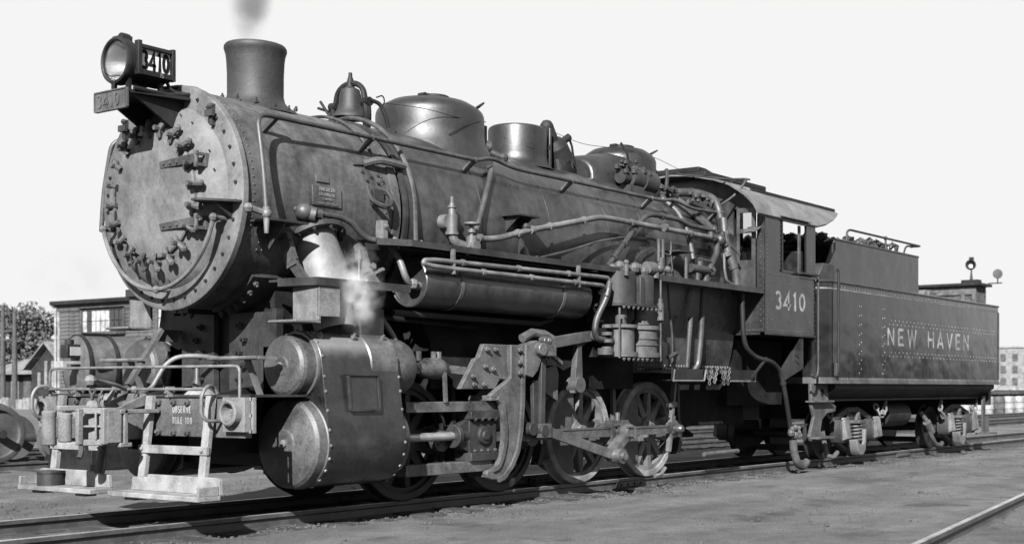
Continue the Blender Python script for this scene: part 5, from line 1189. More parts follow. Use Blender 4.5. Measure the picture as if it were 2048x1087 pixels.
# sheet under the cab rear and step hanger
for s in (-1,1):
    mb = MB().prism([(7.95,2.0),(8.06,2.0),(8.06,1.52),(7.35,1.30),(7.25,1.42)], 'y', s*1.36-.01, s*1.36+.01); mb.bolt((7.85,s*1.37,1.72),(0,s,0),.03,.02); mb.bolt((7.85,s*1.37,1.63),(0,s,0),.03,.02)
    BP(mb, 'cab_under_sheet', 'cyl_black')
BP(MB().bx(6.6,8.3,-.85,.85,.95,1.95), 'drag_box', 'inside')
# cab handhold irons on the front wall
mb = MB().tube([(6.10,-.93,3.83),(6.25,-1.0,3.92),(6.4,-1.1,4.05),(6.48,-1.2,4.20),(6.5,-1.25,4.28)], .02, 6, .06); mb.tube([(5.7,-.55,4.32),(6.3,-1.05,4.28),(6.5,-1.22,4.3),(6.52,-1.3,4.28)], .014, 6, .04)
mb.tube([(6.5,-.9,4.25),(6.5,-1.1,4.30),(6.5,-1.22,4.28)], .012, 6)
BP(mb, 'cab_handhold', 'cast')

# ================================================================ the tender
TEN = thing('tender', 'glossy black rectangular tender lettered NEW HAVEN behind the cab', 'tender', (12.6, 0, 0))
def TP(mb, n, m, bev=0, **k): return part(n, mb, m, TEN, bev, **k)
def plan_rect(x0, x1, y, rf_, rr):
    p = []
    for cx, cy, r, a0 in ((x0+rf_, -y+rf_, rf_, 180), (x1-rr, -y+rr, rr, 270), (x1-rr, y-rr, rr, 0), (x0+rf_, y-rf_, rf_, 90)):
        for i in range(9): a = radians(a0 + 90*i/8); p.append((cx + r*cos(a), cy + r*sin(a)))
    return p
TY = 1.52
tank = TP(MB().prism(plan_rect(8.48,16.62,TY,.34,.05), 'z', 1.32, 2.925), 'water_tank', 'gloss_black')
def rim(z, r, x0=8.48, x1=16.62, y=TY, rf_=.34): return MB().tube([(a,b,z) for a,b in plan_rect(x0,x1,y,rf_,.05)], r, 8, closed=True)
part('top_bead', rim(2.93,.024), 'cyl_black', tank)
part('seam_strip', MB().prism(plan_rect(8.472,16.628,TY+.006,.345,.05), 'z', 2.805, 2.83), 'pipe_light', tank)
part('bottom_angle', MB().prism(plan_rect(8.45,16.65,TY+.03,.36,.05), 'z', 1.285, 1.325).prism(plan_rect(8.47,16.63,TY+.012,.35,.05), 'z', 1.325, 1.385), 'cast_light', tank)
part('rear_corner', MB().bx(16.56,16.632,-1.527,-1.519,1.39,2.80).bx(16.56,16.632,1.519,1.527,1.39,2.80), 'cast', tank)
mb = MB()
def trow(xa, za, xb, zb, n, y=TY, r=.0115):
    for s in (-1,1):
        for i in range(n):
            t = i/(n-1); mb.rivet((xa+(xb-xa)*t, s*y, za+(zb-za)*t), (0,s,0), r)
for x in (9.78,9.86,10.72,10.80): trow(x,1.46+(.07 if x in (9.86,10.80) else 0),x,2.58,8)
for z, o in ((2.33,0),(2.40,.085),(1.77,0),(1.84,.085)): trow(11.0+o,z,16.4+o,z,33)
trow(8.9,2.855,16.55,2.855,70,r=.009); trow(8.9,1.36,16.55,1.36,80,TY+.012,r=.009); trow(16.595,1.45,16.595,2.75,26,TY+.007,r=.010)
part('tank_rivets', mb, 'letter_paint', tank, stuff=True)
for s in (-1,1):
    tw = textw('NEW HAVEN', .30); sx = 3.95/(.305*tw)
    letter_parts('NEW HAVEN', (10.91 if s < 0 else 14.86, s*(TY+.0005), 1.965), (-s,0,0), (0,0,1), .305, .165, sx, .30, 'letter_paint', tank)
    part('corner_handrail', MB().tube([(8.80,s*1.53,3.08),(8.82,s*1.57,3.14),(8.86,s*1.59,3.1),(8.86,s*1.59,1.45),(8.86,s*1.55,1.40)], .02, 8, .05), 'black_iron', tank)
    part('handrail_foot', MB().bx(8.80,8.90,s*1.56-.03,s*1.56+.03,1.40,1.62), 'cast', tank, .01)
# coal bunker
bk = TP(MB(), 'coal_bunker', 'gloss_black') if False else None
bpoly = [(9.52,3.70),(13.04,3.70),(13.04,2.92),(8.95,2.92),(8.95,3.02),(9.30,3.28),(9.52,3.52)]
mb = MB(); mb.prism(bpoly, 'y', -1.205, -1.185); mb.prism(bpoly, 'y', 1.185, 1.205); mb.bx(13.02,13.04,-1.185,1.185,2.92,3.70); mb.bx(9.42,9.45,-1.185,1.185,2.92,3.60)
bk = TP(mb, 'coal_bunker', 'gloss_black')
part('bunker_bead', MB().tube([(9.52,-1.2,3.70),(13.04,-1.2,3.70),(13.04,1.2,3.70),(9.52,1.2,3.70)], .022, 8), 'cyl_black', bk)
mb = MB()
for x in (10.36,11.30,11.42): trow(x,3.02,x,3.58,6,1.205,.011)
trow(9.6,3.05,9.6,3.62,7,1.205,.01); trow(12.98,3.0,12.98,3.62,9,1.205,.01); trow(12.1,2.98,12.75,3.5,6,1.205,.011); trow(9.2,3.1,9.5,3.4,4,1.205,.011)
part('bunker_rivets', mb, 'pipe_grey', bk, stuff=True)
mb = MB().tube([(9.95,-1.2,3.70),(9.97,-1.2,3.88),(10.08,-1.2,3.915),(13.12,-1.2,3.915),(13.14,-1.0,3.915)], .02, 8, .05); mb.cyl((11.55,-1.2,3.70),(11.55,-1.2,3.915),.02,n=8); mb.sph((11.55,-1.2,3.915),.04,8); mb.tube([(13.12,-1.2,3.915),(12.5,-1.18,3.86),(12.4,-1.18,3.70)], .018, 8, .1)
TP(mb, 'bunker_rail', 'cast')
for s in (-1,1): TP(MB().prism([(8.62,2.93),(8.62,3.02),(8.80,3.24),(9.2,3.24),(9.2,2.93)], 'y', s*1.15-.2, s*1.15+.12), 'tool_box', 'cast', .012)
mb = MB().lathe([(.30,2.92),(.30,3.12),(.26,3.2),(.001,3.24)], (13.9,-.55,0), (0,0,1), 24); TP(mb, 'water_hatch', 'cast_light')
mb = MB().bx(13.7,14.1,-1.15,-.95,2.925,3.1); mb.prism([(13.5,2.93),(13.62,3.12),(14.0,3.14),(14.35,2.98),(14.35,2.93)], 'y', -1.1, -.75); TP(mb, 'hatch_step', 'cast_light', .02)
# underframe
prf = [(-1.44,1.285),(-1.40,1.20),(-1.12,1.0),(1.12,1.0),(1.40,1.20),(1.44,1.285)]
TP(MB().prism([(-1.46,1.284),(-1.46,1.20),(-1.12,1.02),(1.12,1.02),(1.46,1.20),(1.46,1.284)], 'x', 9.0, 16.5), 'underframe', 'black_iron')
TP(MB().bar((9.05,-1.13,1.01),(16.4,-1.13,1.01),.05,.035).bar((9.05,1.13,1.01),(16.4,1.13,1.01),.05,.035), 'sill_edge', 'cast')
TP(MB().bx(8.9,16.4,-.35,.35,.72,1.02), 'centre_sill', 'inside')
for s in (-1,1):
    cpoly = [(8.40,1.28),(9.02,1.28),(9.02,1.0),(9.30,.92),(9.28,.82),(8.98,.80),(8.80,.70),(8.74,.52),(8.98,.42),(8.98,.36),(8.42,.36),(8.36,.44),(8.52,.75),(8.42,.95)]
    o = TP(MB().prism(cpoly, 'y', s*1.30-.03, s*1.30+.03), 'step_casting', 'cast_light', .012)
    part('step_tread', MB().bx(8.40,8.98,s*1.30-.02 if s>0 else s*1.30-.16,s*1.30+.16 if s>0 else s*1.30+.02,.40,.43), 'cast_light', o)
    part('step_tread', MB().bx(8.36,9.05,s*1.30-.05 if s>0 else s*1.30-.12,s*1.30+.12 if s>0 else s*1.30+.05,.985,1.01), 'cast_light', o)
    part('rear_step', MB().bx(16.22,16.36,s*1.30-.02,s*1.30+.02,.27,1.05).bx(16.2,16.75,s*1.30-.14,s*1.30+.14,.24,.275).bx(16.55,16.85,s*1.2-.02,s*1.2+.02,.27,.6), 'cast_light', TEN)
    part('casting_hole', MB().lathe([(.001,0),(.06,0),(.06,.005)], (8.78,s*1.335,1.14), (0,s,0), 16), 'inside', o)
mb = MB().bx(16.6,16.75,-1.3,1.3,.85,1.28); TP(mb, 'rear_beam', 'cast')
mb = MB().bx(16.7,17.1,-.1,.1,.78,.98); mb.cyl((17.15,.08,.74),(17.15,.08,1.0),.06,n=10); mb.bx(17.05,17.2,-.2,-.05,.78,.98); TP(mb, 'rear_coupler', 'cast', .01)
mb = MB().cyl((11.9,-.9,.72),(12.9,-.9,.72),.22,n=24); TP(mb, 'brake_reservoir', 'black_iron')
# trucks
wh_m = mesh('truck_wheel', MB().lathe([(.001,-.06),(.10,-.06),(.12,-.03),(.30,-.01),(.345,-.065),(.405,-.07),(.42,-.06),(.425,.05),(.45,.06),(.45,.075),(.30,.05),(.001,.06)], (0,0,0), (0,1,0), 40), 'tyre_dark')
def truck(cx, hs):
    mb = MB()
    for s in (-1,1):
        mb.prism([(cx-hs-.12,.72),(cx-.22,.88),(cx+.22,.88),(cx+hs+.12,.72),(cx+hs+.12,.64),(cx+.24,.76),(cx-.24,.76),(cx-hs-.12,.64)], 'y', s*1.05-.05, s*1.05+.05)
        mb.prism([(cx-hs-.05,.34),(cx-.16,.16),(cx+.16,.16),(cx+hs+.05,.34),(cx+hs+.05,.28),(cx+.17,.09),(cx-.17,.09),(cx-hs-.05,.28)], 'y', s*1.05-.05, s*1.05+.05)
        mb.bx(cx-.24,cx-.19,s*1.05-.06,s*1.05+.06,.12,.84); mb.bx(cx+.19,cx+.24,s*1.05-.06,s*1.05+.06,.12,.84)
    mb.bx(cx-.16,cx+.16,-1.1,1.1,.66,.80); mb.bx(cx-.14,cx+.14,-1.1,1.1,.10,.2)
    t = TP(mb, 'truck', 'cast', .008)
    for s in (-1,1):
        for e in (-1,1):
            o = bpy.data.objects.new('truck_wheel', wh_m); COL.objects.link(o); o.parent = t; o.location = (cx+e*hs, s*.75, .42); o.scale = (1, 1 if s<0 else -1, 1)
            j = MB(); x = cx+e*hs; y0, y1 = sorted((s*1.0, s*1.24))
            j.prism([(x-.12,.36),(x-.12,.60),(x-.08,.68),(x+.08,.68),(x+.12,.60),(x+.12,.36),(x+.06,.28),(x-.06,.28)], 'y', y0, y1)
            part('journal_box', j, 'cast', t, .015)
            l_ = MB(); l_.hexa([(x-.10,s*1.24,.32),(x+.10,s*1.24,.32),(x+.10,s*1.33,.36),(x-.10,s*1.33,.36)],[(x-.11,s*1.24,.68),(x+.11,s*1.24,.68),(x+.11,s*1.28,.68),(x-.11,s*1.28,.68)]); l_.cyl((x-.12,s*1.25,.69),(x+.12,s*1.25,.69),.025,n=8)
            part('journal_lid', l_, 'dusty', t, .012)
        sp_ = MB(); pts = [(cx+.09*cos(t_), s*1.16+.09*sin(t_), .28+.30*k/40) for k in range(41) for t_ in (2*pi*k/8,)]
        sp_.tube(pts, .022, 6); part('coil_spring', sp_, 'cast_light', t)
        part('spring_cap', MB().bx(cx-.14,cx+.14,s*1.16-.12,s*1.16+.12,.60,.66).prism([(cx-.05,.66),(cx+.12,.66),(cx+.08,.80)], 'y', s*1.16-.03, s*1.16+.03), 'cast_light', t, .01)
        part('spring_saddle', MB().prism([(cx-.20,.32),(cx-.14,.14),(cx-.05,.06),(cx+.08,.06),(cx+.17,.14),(cx+.21,.5),(cx+.15,.5),(cx+.10,.24),(cx-.06,.24),(cx-.13,.32)], 'y', s*1.18-.08, s*1.18+.08), 'dusty', t, .01)
    for e in (-1,1): part('axle', MB().cyl((cx+e*hs,-1.0,.42),(cx+e*hs,1.0,.42),.065,n=14), 'black_iron', t)
    return t
truck(10.42, .62); truck(15.22, .66)
for pts in ([(9.3,-1.2,.92),(9.34,-1.2,.75),(9.45,-1.2,.68)], [(11.55,-1.2,.98),(11.5,-1.2,.82),(11.35,-1.22,.72),(11.25,-1.2,.76),(11.2,-1.15,.92)], [(14.2,-1.2,.98),(14.15,-1.2,.82),(14.25,-1.2,.70),(14.32,-1.2,.62)], [(16.15,-1.2,.96),(16.1,-1.2,.8),(16.0,-1.22,.68),(15.9,-1.2,.7),(15.8,-1.2,.82)]):
    chain(pts, .02, .13, 'dusty', 'safety_chain', TEN)
mb = MB().tube([(13.6,-1.0,.75),(13.75,-1.1,.55),(13.85,-1.12,.3),(14.1,-1.12,.10),(14.35,-1.12,.07),(14.45,-1.12,.12)], .045, 10, .1); mb.cyl((13.7,-1.1,.55),(13.9,-1.12,.35),.08,n=10); TP(mb, 'rail_washer_hose', 'cast_light')
mb = MB().tube([(9.15,-1.15,.5),(9.2,-1.2,.1),(9.35,-1.25,.06),(9.5,-1.25,.14)], .04, 8, .06); TP(mb, 'tender_hose', 'cast_light')

# coal heap
def coal():
    r = random.Random(12); mb = MB()
    def lump(x, y, z, s):
        q = MB().sph((0,0,0), 1, 6); k = []
        for a, b, c in q.v:
            f = s*r.uniform(.65,1.2); k.append((x+a*f, y+b*f, z+c*f*.8))
        mb.add(k, q.f)
    for i in range(560):
        x = r.uniform(9.5,12.7); y = r.uniform(-1.1,1.1); h = 3.82 + .07*sin(x*2.3) - .10*abs(y) - max(0,(x-11.6))*.05
        lump(x, y, h + r.uniform(-.06,.06), r.uniform(.05,.11))
    for x, y, s in ((12.15,-1.05,.17),(11.2,-1.05,.15),(11.0,-.95,.13),(11.6,-1.0,.12),(10.4,-1.0,.12)): lump(x, y, 3.78, s)
    mb.prism([(9.5,2.95),(9.5,3.66),(12.9,3.62),(12.9,2.95)], 'y', -1.17, 1.17)
    single('coal', mb, 'coal', 'heap of broken black coal filling the tender bunker', 'coal', kind='stuff', smooth=0)
coal()

# ================================================================ background
def wheelset_loose(x, yc, R, label, rot=0.0):
    t = thing('wheelset', label, 'wheelset', (x, yc, 0), 'loose railway wheelsets standing beyond the engine')
    t.rotation_euler = (0,0,rot)
    wm = MB().lathe([(.001,-.05),(.10,-.05),(.12,-.02),(R*.55,.0),(R*.78,-.02),(R*.82,-.065),(R-.02,-.07),(R,-.06),(R+.004,.05),(R+.03,.06),(R+.03,.075),(R*.7,.05),(.001,.06)], (0,0,0), (0,1,0), 44)
    m_ = mesh('wheel', wm, 'loose_wheel')
    for s in (-1,1):
        o = bpy.data.objects.new('wheel', m_); COL.objects.link(o); o.parent = t; o.location = (0, s*.75, R); o.scale = (1, 1 if s<0 else -1, 1)
    part('axle', MB().cyl((0,-1.0,R),(0,1.0,R),.07,n=14), 'cast', t, loc=(0,0,0))
gmat('loose_wheel', 0.0175, 0.042, .75, 2.0, .2, 50, fine=.3)
gmat('stack_cream', .4, .5, .8)
wheelset_loose(1.42, 10.55, .475, 'large rusty wheelset on the far track beside the buffer beam')
wheelset_loose(2.55, 10.55, .36, 'smaller ring-like wheelset on the far track between two larger ones')
wheelset_loose(.35, 10.55, .475, 'large rusty wheelset at the open end of the far track row')
wheelset_loose(3.65, 10.55, .46, 'large wheelset on the far track hidden behind the cylinders')
wheelset_loose(2.0, 13.7, .46, 'wheelset on the second far track in front of the dark barn')
wheelset_loose(3.1, 13.7, .46, 'wheelset on the second far track in front of the wooden shed')

# wooden shed with clapboards
SH = thing('wooden_shed', 'weathered wooden clapboard shop building with flat roof behind the engine front', 'building', (30, 48, GZ))
SX = 30.0; sy0, sy1, szt = 40.0, 55.5, 5.6
part('wall', MB().bx(SX+.05, SX+9, sy0, sy1-.05, GZ, szt+.1), 'shed_board', SH)
cbm = mesh('clapboard', MB().hexa([(-.055,-1,0),(.05,-1,0),(.05,1,0),(-.055,1,0)], [(-.015,-1,.20),(.05,-1,.20),(.05,1,.20),(-.015,1,.20)]), 'shed_board')
wins = [(49.6,53.2,4.15,5.3), (44.4,46.7,4.15,5.3)]
def clap(y0, y1, z):
    o = bpy.data.objects.new('clapboard', cbm); COL.objects.link(o); o.parent = SH
    o.location = Vector((SX+.002, (y0+y1)/2, z)) - SH.location; o.scale = (1, (y1-y0)/2, 1)
z = GZ + .02
while z < szt - .1:
    cuts = [sy0]
    for a, b, c, d in sorted(wins):
        if z + .2 > c - .12 and z < d + .12: cuts += [a-.16, b+.16]
    cuts.append(sy1-.22)
    for i in range(0, len(cuts), 2): clap(cuts[i], cuts[i+1], z)
    z += .198
part('corner_board', MB().bx(SX-.09,SX+.1,sy1-.22,sy1-.06,GZ,szt), 'trim_white', SH)
part('drain_pipe', MB().cyl((SX-.12,sy1+.06,GZ),(SX-.12,sy1+.06,szt-.1),.07,n=10).sph((SX-.14,sy1+.16,szt+.05),.16,8), 'trim_white', SH)
part('frieze', MB().bx(SX-.10,SX+.1,sy0,sy1+.02,szt-.28,szt+.05), 'wood_grey', SH)
part('roof', MB().bx(SX-.35,SX+9.3,sy0-.3,sy1+.25,szt+.06,szt+.26), 'black_iron', SH)
for a, b, c, d in wins:
    o = part('window_frame', MB().bx(SX-.10,SX+.08,a-.15,a,c-.12,d+.12).bx(SX-.10,SX+.08,b,b+.15,c-.12,d+.12).bx(SX-.10,SX+.08,a,b,d,d+.12).bx(SX-.16,SX+.08,a-.18,b+.18,c-.14,c-.0), 'wood_grey', SH)
    n = 9
    for i in range(n):
        y0 = a + (b-a)*i/n; y1 = a + (b-a)*(i+1)/n
        mt = 'dark_glass' if i in (0,1,2,7) else 'pane_white'
        if mt not in MATS: gmat('pane_white', .2, .28, .3)
        for k in range(2):
            part('pane', MB().bx(SX-.03,SX-.01,y0+.03,y1-.03,c+(d-c)*k/2+.02,c+(d-c)*(k+1)/2-.02), mt, o)
# dark barn and tree beyond
BN = thing('barn', 'dark gabled barn with a pale roof beyond the wheelsets', 'building', (58, 101, GZ))
part('wall', MB().prism([(97.0,GZ),(97.0,3.6),(98.7,5.0),(104.8,3.0),(104.8,GZ)], 'x', 55, 63) if False else MB().prism([(95.9,GZ),(95.9,3.3),(98.3,5.05),(101.2,3.0),(101.2,GZ)], 'x', 55, 70), 'barn_brick', BN)
part('roof', MB().prism([(95.7,3.15),(98.3,5.15),(101.6,2.8),(101.6,2.95),(98.3,5.32),(95.7,3.3)], 'x', 54.4, 70.5), 'roof_shingle', BN)
for i in range(4): part('window', MB().bx(54.95,55.02,96.6+1.05*i,97.0+1.05*i,1.2,2.6 if i not in (1,2) else 3.6), 'concrete', BN)
BN2 = thing('shed', 'low shed with a broad pale roof adjoining the dark barn', 'building', (62, 108, GZ))
part('wall', MB().bx(58,66,101.7,114,GZ,2.6), 'barn_brick', BN2)
part('roof', MB().hexa([(57.0,101.6,2.5),(66,101.6,5.0),(66,114,5.0),(57,114,2.5)],[(57.0,101.6,2.7),(66,101.6,5.2),(66,114,5.2),(57,114,2.7)]), 'roof_shingle', BN2)
for i in range(5): part('door', MB().bx(57.92,58.02,102.2+2.1*i,103.4+2.1*i,GZ,2.3), 'concrete' if i % 2 else 'wood_grey', BN2)

def leaf_tree(name, label, base, H, rad, seed, mat, nclump=46, nleaf=90, leaf=.22, group=None, trunk=.3):
    r = random.Random(seed); t = thing(name, label, 'tree', base, group)
    bx_, by_, bz_ = base
    tr = MB().tube([(bx_,by_,bz_),(bx_+.1,by_,bz_+H*.3),(bx_-.1,by_+.1,bz_+H*.6)], [trunk,trunk*.7,trunk*.4], 8)
    cl = []
    for i in range(nclump):
        a = r.random()*2*pi; u = r.random()**.5; zf = r.uniform(.28,.97); w_ = sin(pi*min(1,max(.05,(zf-.12)/.98)))**.7
        c = Vector((bx_+cos(a)*u*rad*w_, by_+sin(a)*u*rad*w_, bz_+H*zf)); cl.append(c)
        if i % 3 == 0: tr.tube([(bx_,by_,bz_+H*.35*r.uniform(.7,1.3)), tuple((Vector((bx_,by_,bz_+H*.5))+c)/2), tuple(c)], trunk*.18, 5)
    part('trunk', tr, 'bark', t)
    mb = MB()
    for c in cl:
        cr = rad*r.uniform(.16,.34)
        for k in range(nleaf):
            d = Vector((r.gauss(0,1), r.gauss(0,1), r.gauss(0,.8))); d.normalize(); p = c + d*cr*r.random()**.33
            n_ = Vector((r.uniform(-1,1), r.uniform(-1,1), r.uniform(-.2,1))).normalized(); a = n_.orthogonal().normalized(); b = n_.cross(a); s_ = leaf*r.uniform(.6,1.3)
            mb.add([p-a*s_, p+b*s_*.6, p+a*s_, p-b*s_*.6], [(0,1,2,3)])
    part('crown', mb, mat, t, smooth=0)
leaf_tree('tree', 'broad leafy tree rising behind the barn roof', (75,138.6,GZ), 10.6, 4.7, 21, 'leaf_pale', 60, 150, .22)
leaf_tree('tree', 'lower leafy tree beside the gable of the dark barn', (76,132.6,GZ), 6.6, 2.6, 22, 'leaf', 34, 110, .22)
for k, (x, y, h, lb) in enumerate(((40,77.4,6.6,'thin utility pole standing before the leafy tree'),(40,78.9,7.0,'utility pole with crossarms at the edge of the yard'))):
    t = thing('utility_pole', lb, 'pole', (x,y,GZ)); part('pole', MB().cyl((x,y,GZ),(x,y,h),.20,.13,10), 'bark', t)
    if k: 
        for z in (4.6,5.2): part('crossarm', MB().bx(x-.05,x+.05,y-1.1,y+1.1,z-.06,z+.06), 'bark', t)
mb = MB().tube([(40,90,3.2),(40,77,3.25),(38,64,3.3),(29.8,55.6,3.35)], .02, 5)
single('wire', mb, 'black_iron', 'thin wire strung from the poles to the corner of the wooden shed', 'wire')
FN = thing('fence', 'low pale board fence running below the dark barn', 'fence', (36,66,GZ))
for i in range(30):
    y = 57.5 + i*.8; part('board', MB().bx(36,36.05,y,y+.72,GZ,.5+.05*(i%3)), 'whitewash' if i % 4 else 'wood_grey', FN)

# strapped drum of another machine standing behind the pilot
DR = thing('steam_drum', 'dark riveted steel drum with strap bands between the pilot rail and the wooden shed', 'drum', (3.3, 9.0, GZ))
DA = Vector((1,-.15,0)).normalized(); D0 = Vector((2.36,9.1,1.57))
part('shell', MB().lathe([(.001,0),(.46,0),(.50,.02),(.50,1.9),(.001,1.9)], D0, DA, 40), 'cast_light', DR)
for h in (.02,.46): part('strap_band', MB().lathe([(.5,0),(.53,0),(.53,.05),(.5,.05)], D0 + DA*h, DA, 40), 'black_iron', DR)
part('drum_rail', MB().cyl(D0+DA*.05+Vector((0,-.1,.53)), D0+DA*.5+Vector((0,-.1,.53)), .02, n=6), 'black_iron', DR); part('drum_step', MB().bx(2.42,2.8,8.55,8.62,1.50,1.55), 'black_iron', DR)
mb = MB().bx(2.3,4.2,8.55,9.9,GZ,1.12); part('base', mb, 'black_iron', DR, .02)
mb = MB().bx(2.10,2.42,8.9,9.1,1.70,1.92); mb.cyl((2.2,9.0,1.92),(2.2,9.0,2.0),.07,n=10); part('lamp_case', mb, 'black_iron', DR, .01)
part('lamp_glass', MB().bx(2.15,2.37,8.885,8.898,1.74,1.88), 'trim_white', DR); part('lamp_bracket', MB().bx(2.02,2.5,8.88,9.1,1.60,1.65).bx(2.02,2.08,8.88,9.1,1.5,1.6), 'trim_white', DR)
mb = MB().lathe([(.14,0),(.15,.25),(.22,.62),(.24,.64),(.2,.64),(.12,.3)], (4.3,7.6,1.3), (0,0,1), 24); 
single('chimney', mb, 'black_iron', 'small dark flared chimney rising behind the far cylinder', 'chimney')

# shanty behind the tender with lamp and target disc on its roof
RS = thing('yard_shanty', 'grey timber yard building with flat roof behind the tender rear', 'building', (60, 18, GZ))
rx, ry0, ry1, rz = 60.0, 15.1, 24.0, 7.0
part('wall', MB().bx(rx+.06,rx+1.6,ry0,ry1,GZ,rz), 'wood_grey', RS)
part('roof', MB().bx(rx-.3,rx+1.8,ry0-.3,ry1+.3,rz,rz+.14), 'black_iron', RS)
part('frieze', MB().bx(rx-.04,rx+.08,ry0,ry1,rz-.5,rz-.02), 'shed_board', RS)
for y in (ry0+.1, ry0+.75, 17.9, 21.0): part('post', MB().bx(rx-.06,rx+.08,y-.12,y+.12,GZ,rz-.5), 'shed_board', RS)
pm_ = mesh('panel', MB().bx(-.03,.02,-.27,.27,-.30,.30), 'wood_grey')
for i in range(16):
    for j in range(5):
        y = ry0+.75+.42+.6*i
        if y > ry1-.4 or min(abs(y-17.9),abs(y-21.0)) < .3: continue
        o = bpy.data.objects.new('panel', pm_); COL.objects.link(o); o.parent = RS; o.location = Vector((rx+.04,y,rz-.95-.66*j)) - RS.location
t = thing('roof_lamp', 'dark round searchlight with a lens on a slim mast on the shanty roof', 'lamp', (60.6,15.6,rz+.14))
part('base', MB().bx(60.3,60.9,15.1,16.1,rz+.14,rz+.36), 'black_iron', t); part('mast', MB().cyl((60.6,15.6,rz+.34),(60.6,15.6,rz+.98),.10,.03,8), 'black_iron', t)
part('case', MB().lathe([(.001,.30),(.2,.28),(.29,.1),(.30,-.02),(.27,-.04),(.24,.0),(.16,.10),(.001,.14)], (60.5,15.6,rz+1.22), (1,.25,0), 24), 'black_iron', t); part('bulb', MB().sph((60.45,15.58,rz+1.12),.13,8), 'white_paint', t); part('cap', MB().bx(60.5,60.75,15.5,15.7,rz+1.46,rz+1.66), 'black_iron', t)
t = thing('target_disc', 'grey round signal disc on an arm at the shanty roof edge', 'signal disc', (60.6,14.0,rz+.1))
part('arm', MB().bx(60.55,60.65,13.8,14.6,rz+.09,rz+.15), 'black_iron', t); part('stem', MB().cyl((60.6,14.05,rz+.14),(60.6,14.05,rz+.4),.04,n=8), 'black_iron', t); part('disc', MB().cyl((60.58,14.05,rz+.64),(60.64,14.06,rz+.64),.27,n=28), 'pipe_grey', t)
# pale mill building far off
MBD = thing('mill_building', 'pale many-windowed mill building far beyond the tender', 'building', (190, 58, GZ))
part('wall', MB().bx(190,206,40,60.5,GZ,7.6), 'concrete', MBD); part('parapet', MB().bx(189.8,206,39.8,60.7,7.6,7.85), 'trim_white', MBD)
for i in range(10):
    for j in range(3):
        part('window', MB().bx(189.9,190.05,40.9+1.95*i,41.75+1.95*i,1.7+1.9*j,2.85+1.9*j), 'wood_grey', MBD)
part('loading_canopy', MB().bx(187.5,190,40,60.5,.9,1.15), 'trim_white', MBD)
leaf_tree('tree', 'tree crown showing above the roof of the mill building', (225,60,GZ), 11.2, 6, 31, 'leaf_pale', 30, 60, .5)
leaf_tree('tree', 'second tree crown above the mill building roof', (225,52,GZ), 11.0, 5, 32, 'leaf_pale', 30, 60, .5)
# row of pale drums on a low platform, stacked rails behind
pl = thing('loading_platform', 'low timber platform beside the yard tracks behind the tender', 'platform', (50, 12.4, GZ))
part('deck', MB().bx(44,70,11.3,14,.9,1.05), 'wood_grey', pl); part('face', MB().bx(44.1,69.9,11.6,13.9,GZ,.9), 'shed_board', pl)
for i in range(9): part('support', MB().bx(44.2+3*i,44.5+3*i,11.4,11.58,GZ,.9), 'wood_grey', pl)
dm = MB().lathe([(.001,0),(.27,0),(.29,.05),(.30,.3),(.33,.32),(.30,.36),(.30,.62),(.33,.64),(.30,.68),(.29,.9),(.27,.93),(.001,.92)], (0,0,0), (0,0,1), 18)
dmm = [mesh('oil_drum', dm, 'trim_white'), mesh('oil_drum', dm, 'wood_grey')]
for i in range(12):
    o = bpy.data.objects.new('oil_drum', dmm[1 if i % 4 == 1 else 0]); COL.objects.link(o); o.location = (44.5 + 1.5*i, 10.95 if i%2 else 11.0, GZ)
    o['label'] = 'pale steel drum standing in the row against the loading platform' if i % 4 != 1 else 'darker grey steel drum in the row against the loading platform'
    o['category'] = 'drum'; o['group'] = 'pale steel drums along the loading platform' if i % 4 != 1 else 'grey steel drums along the loading platform'
rp = [(62,17,.5),(62,18.2,.5),(64,16,.8),(66,19,.9)]
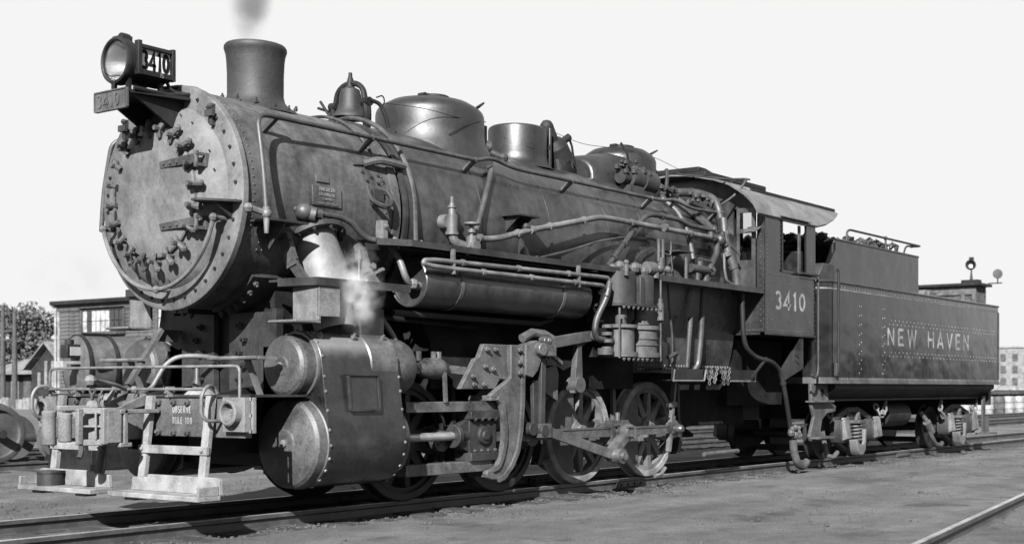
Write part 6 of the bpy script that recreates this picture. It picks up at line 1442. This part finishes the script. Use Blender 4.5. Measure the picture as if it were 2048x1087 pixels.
for i, (x, y, z) in enumerate(rp):
    mb = MB().bx(x,x+14,y-.5,y+.5,z-.62,z); o = single('timber_stack', mb, 'wood_grey' if i % 2 else 'shed_board', ('low pale stack of squared timbers behind the loading platform','low dark stack of squared timbers behind the loading platform','higher pale stack of timbers behind the loading platform','highest dark stack of timbers behind the loading platform')[i], 'timber', 'timber stacks beyond the platform', bev=.02)
single('hose_box', MB().bx(18.2,19.1,.2,.9,GZ,.22).bx(18.1,19.3,.15,.95,.22,.27), 'trim_white', 'low pale wooden box beside the rails behind the tender', 'box')
# belt of trees behind the camera's side of the yard (seen in the reflections)
def belt():
    r = random.Random(8); mb = MB()
    for i in range(170):
        x = -160 + 4*i + r.uniform(-1.5,1.5); y = -170 + r.uniform(-12,12); h = r.uniform(6,11)
        for k in range(16):
            p = Vector((x+r.gauss(0,1.8), y+r.gauss(0,1.8), r.uniform(.2,.9)*h)); s_ = r.uniform(.8,1.7)
            q = MB().sph((0,0,0),1,6); mb.add([(p.x+a*s_*r.uniform(.7,1.2),p.y+b*s_*r.uniform(.7,1.2),p.z+c*s_*r.uniform(.7,1.1)) for a,b,c in q.v], q.f)
    single('tree_belt', mb, 'leaf', 'far belt of dark trees along the other side of the yard', 'trees', kind='stuff', smooth=0)
belt()

# ================================================================ smoke and steam
def puff(name, label, cat, c, rad, col, dens, scale, p0, p1):
    smoke_mat(name, col, dens, scale, p0, p1, c, rad)
    x, y, z = c; a, b, h = rad
    o = single(name, MB().bx(x-a,x+a,y-b,y+b,z-h,z+h), name, label, cat, kind='stuff', smooth=0)
puff('stack_smoke', 'thin grey smoke drifting up from the smokestack', 'smoke', (-1.35,.0,5.22), (.27,.24,.66), .3, 9.5, 3.4, .34, .64)
puff('cylinder_steam', 'white steam leaking from the relief valve above the cylinder', 'steam', (-1.28,-1.50,2.16), (.34,.17,.50), 1.0, 6.5, 6.0, .37, .66)
SC.cycles.volume_bounces = 6
puff('yard_steam', 'pale steam drifting before the wooden shed', 'steam', (27,49.5,6.9), (2.5,4.4,1.7), .55, .42, .8, .42, .68)
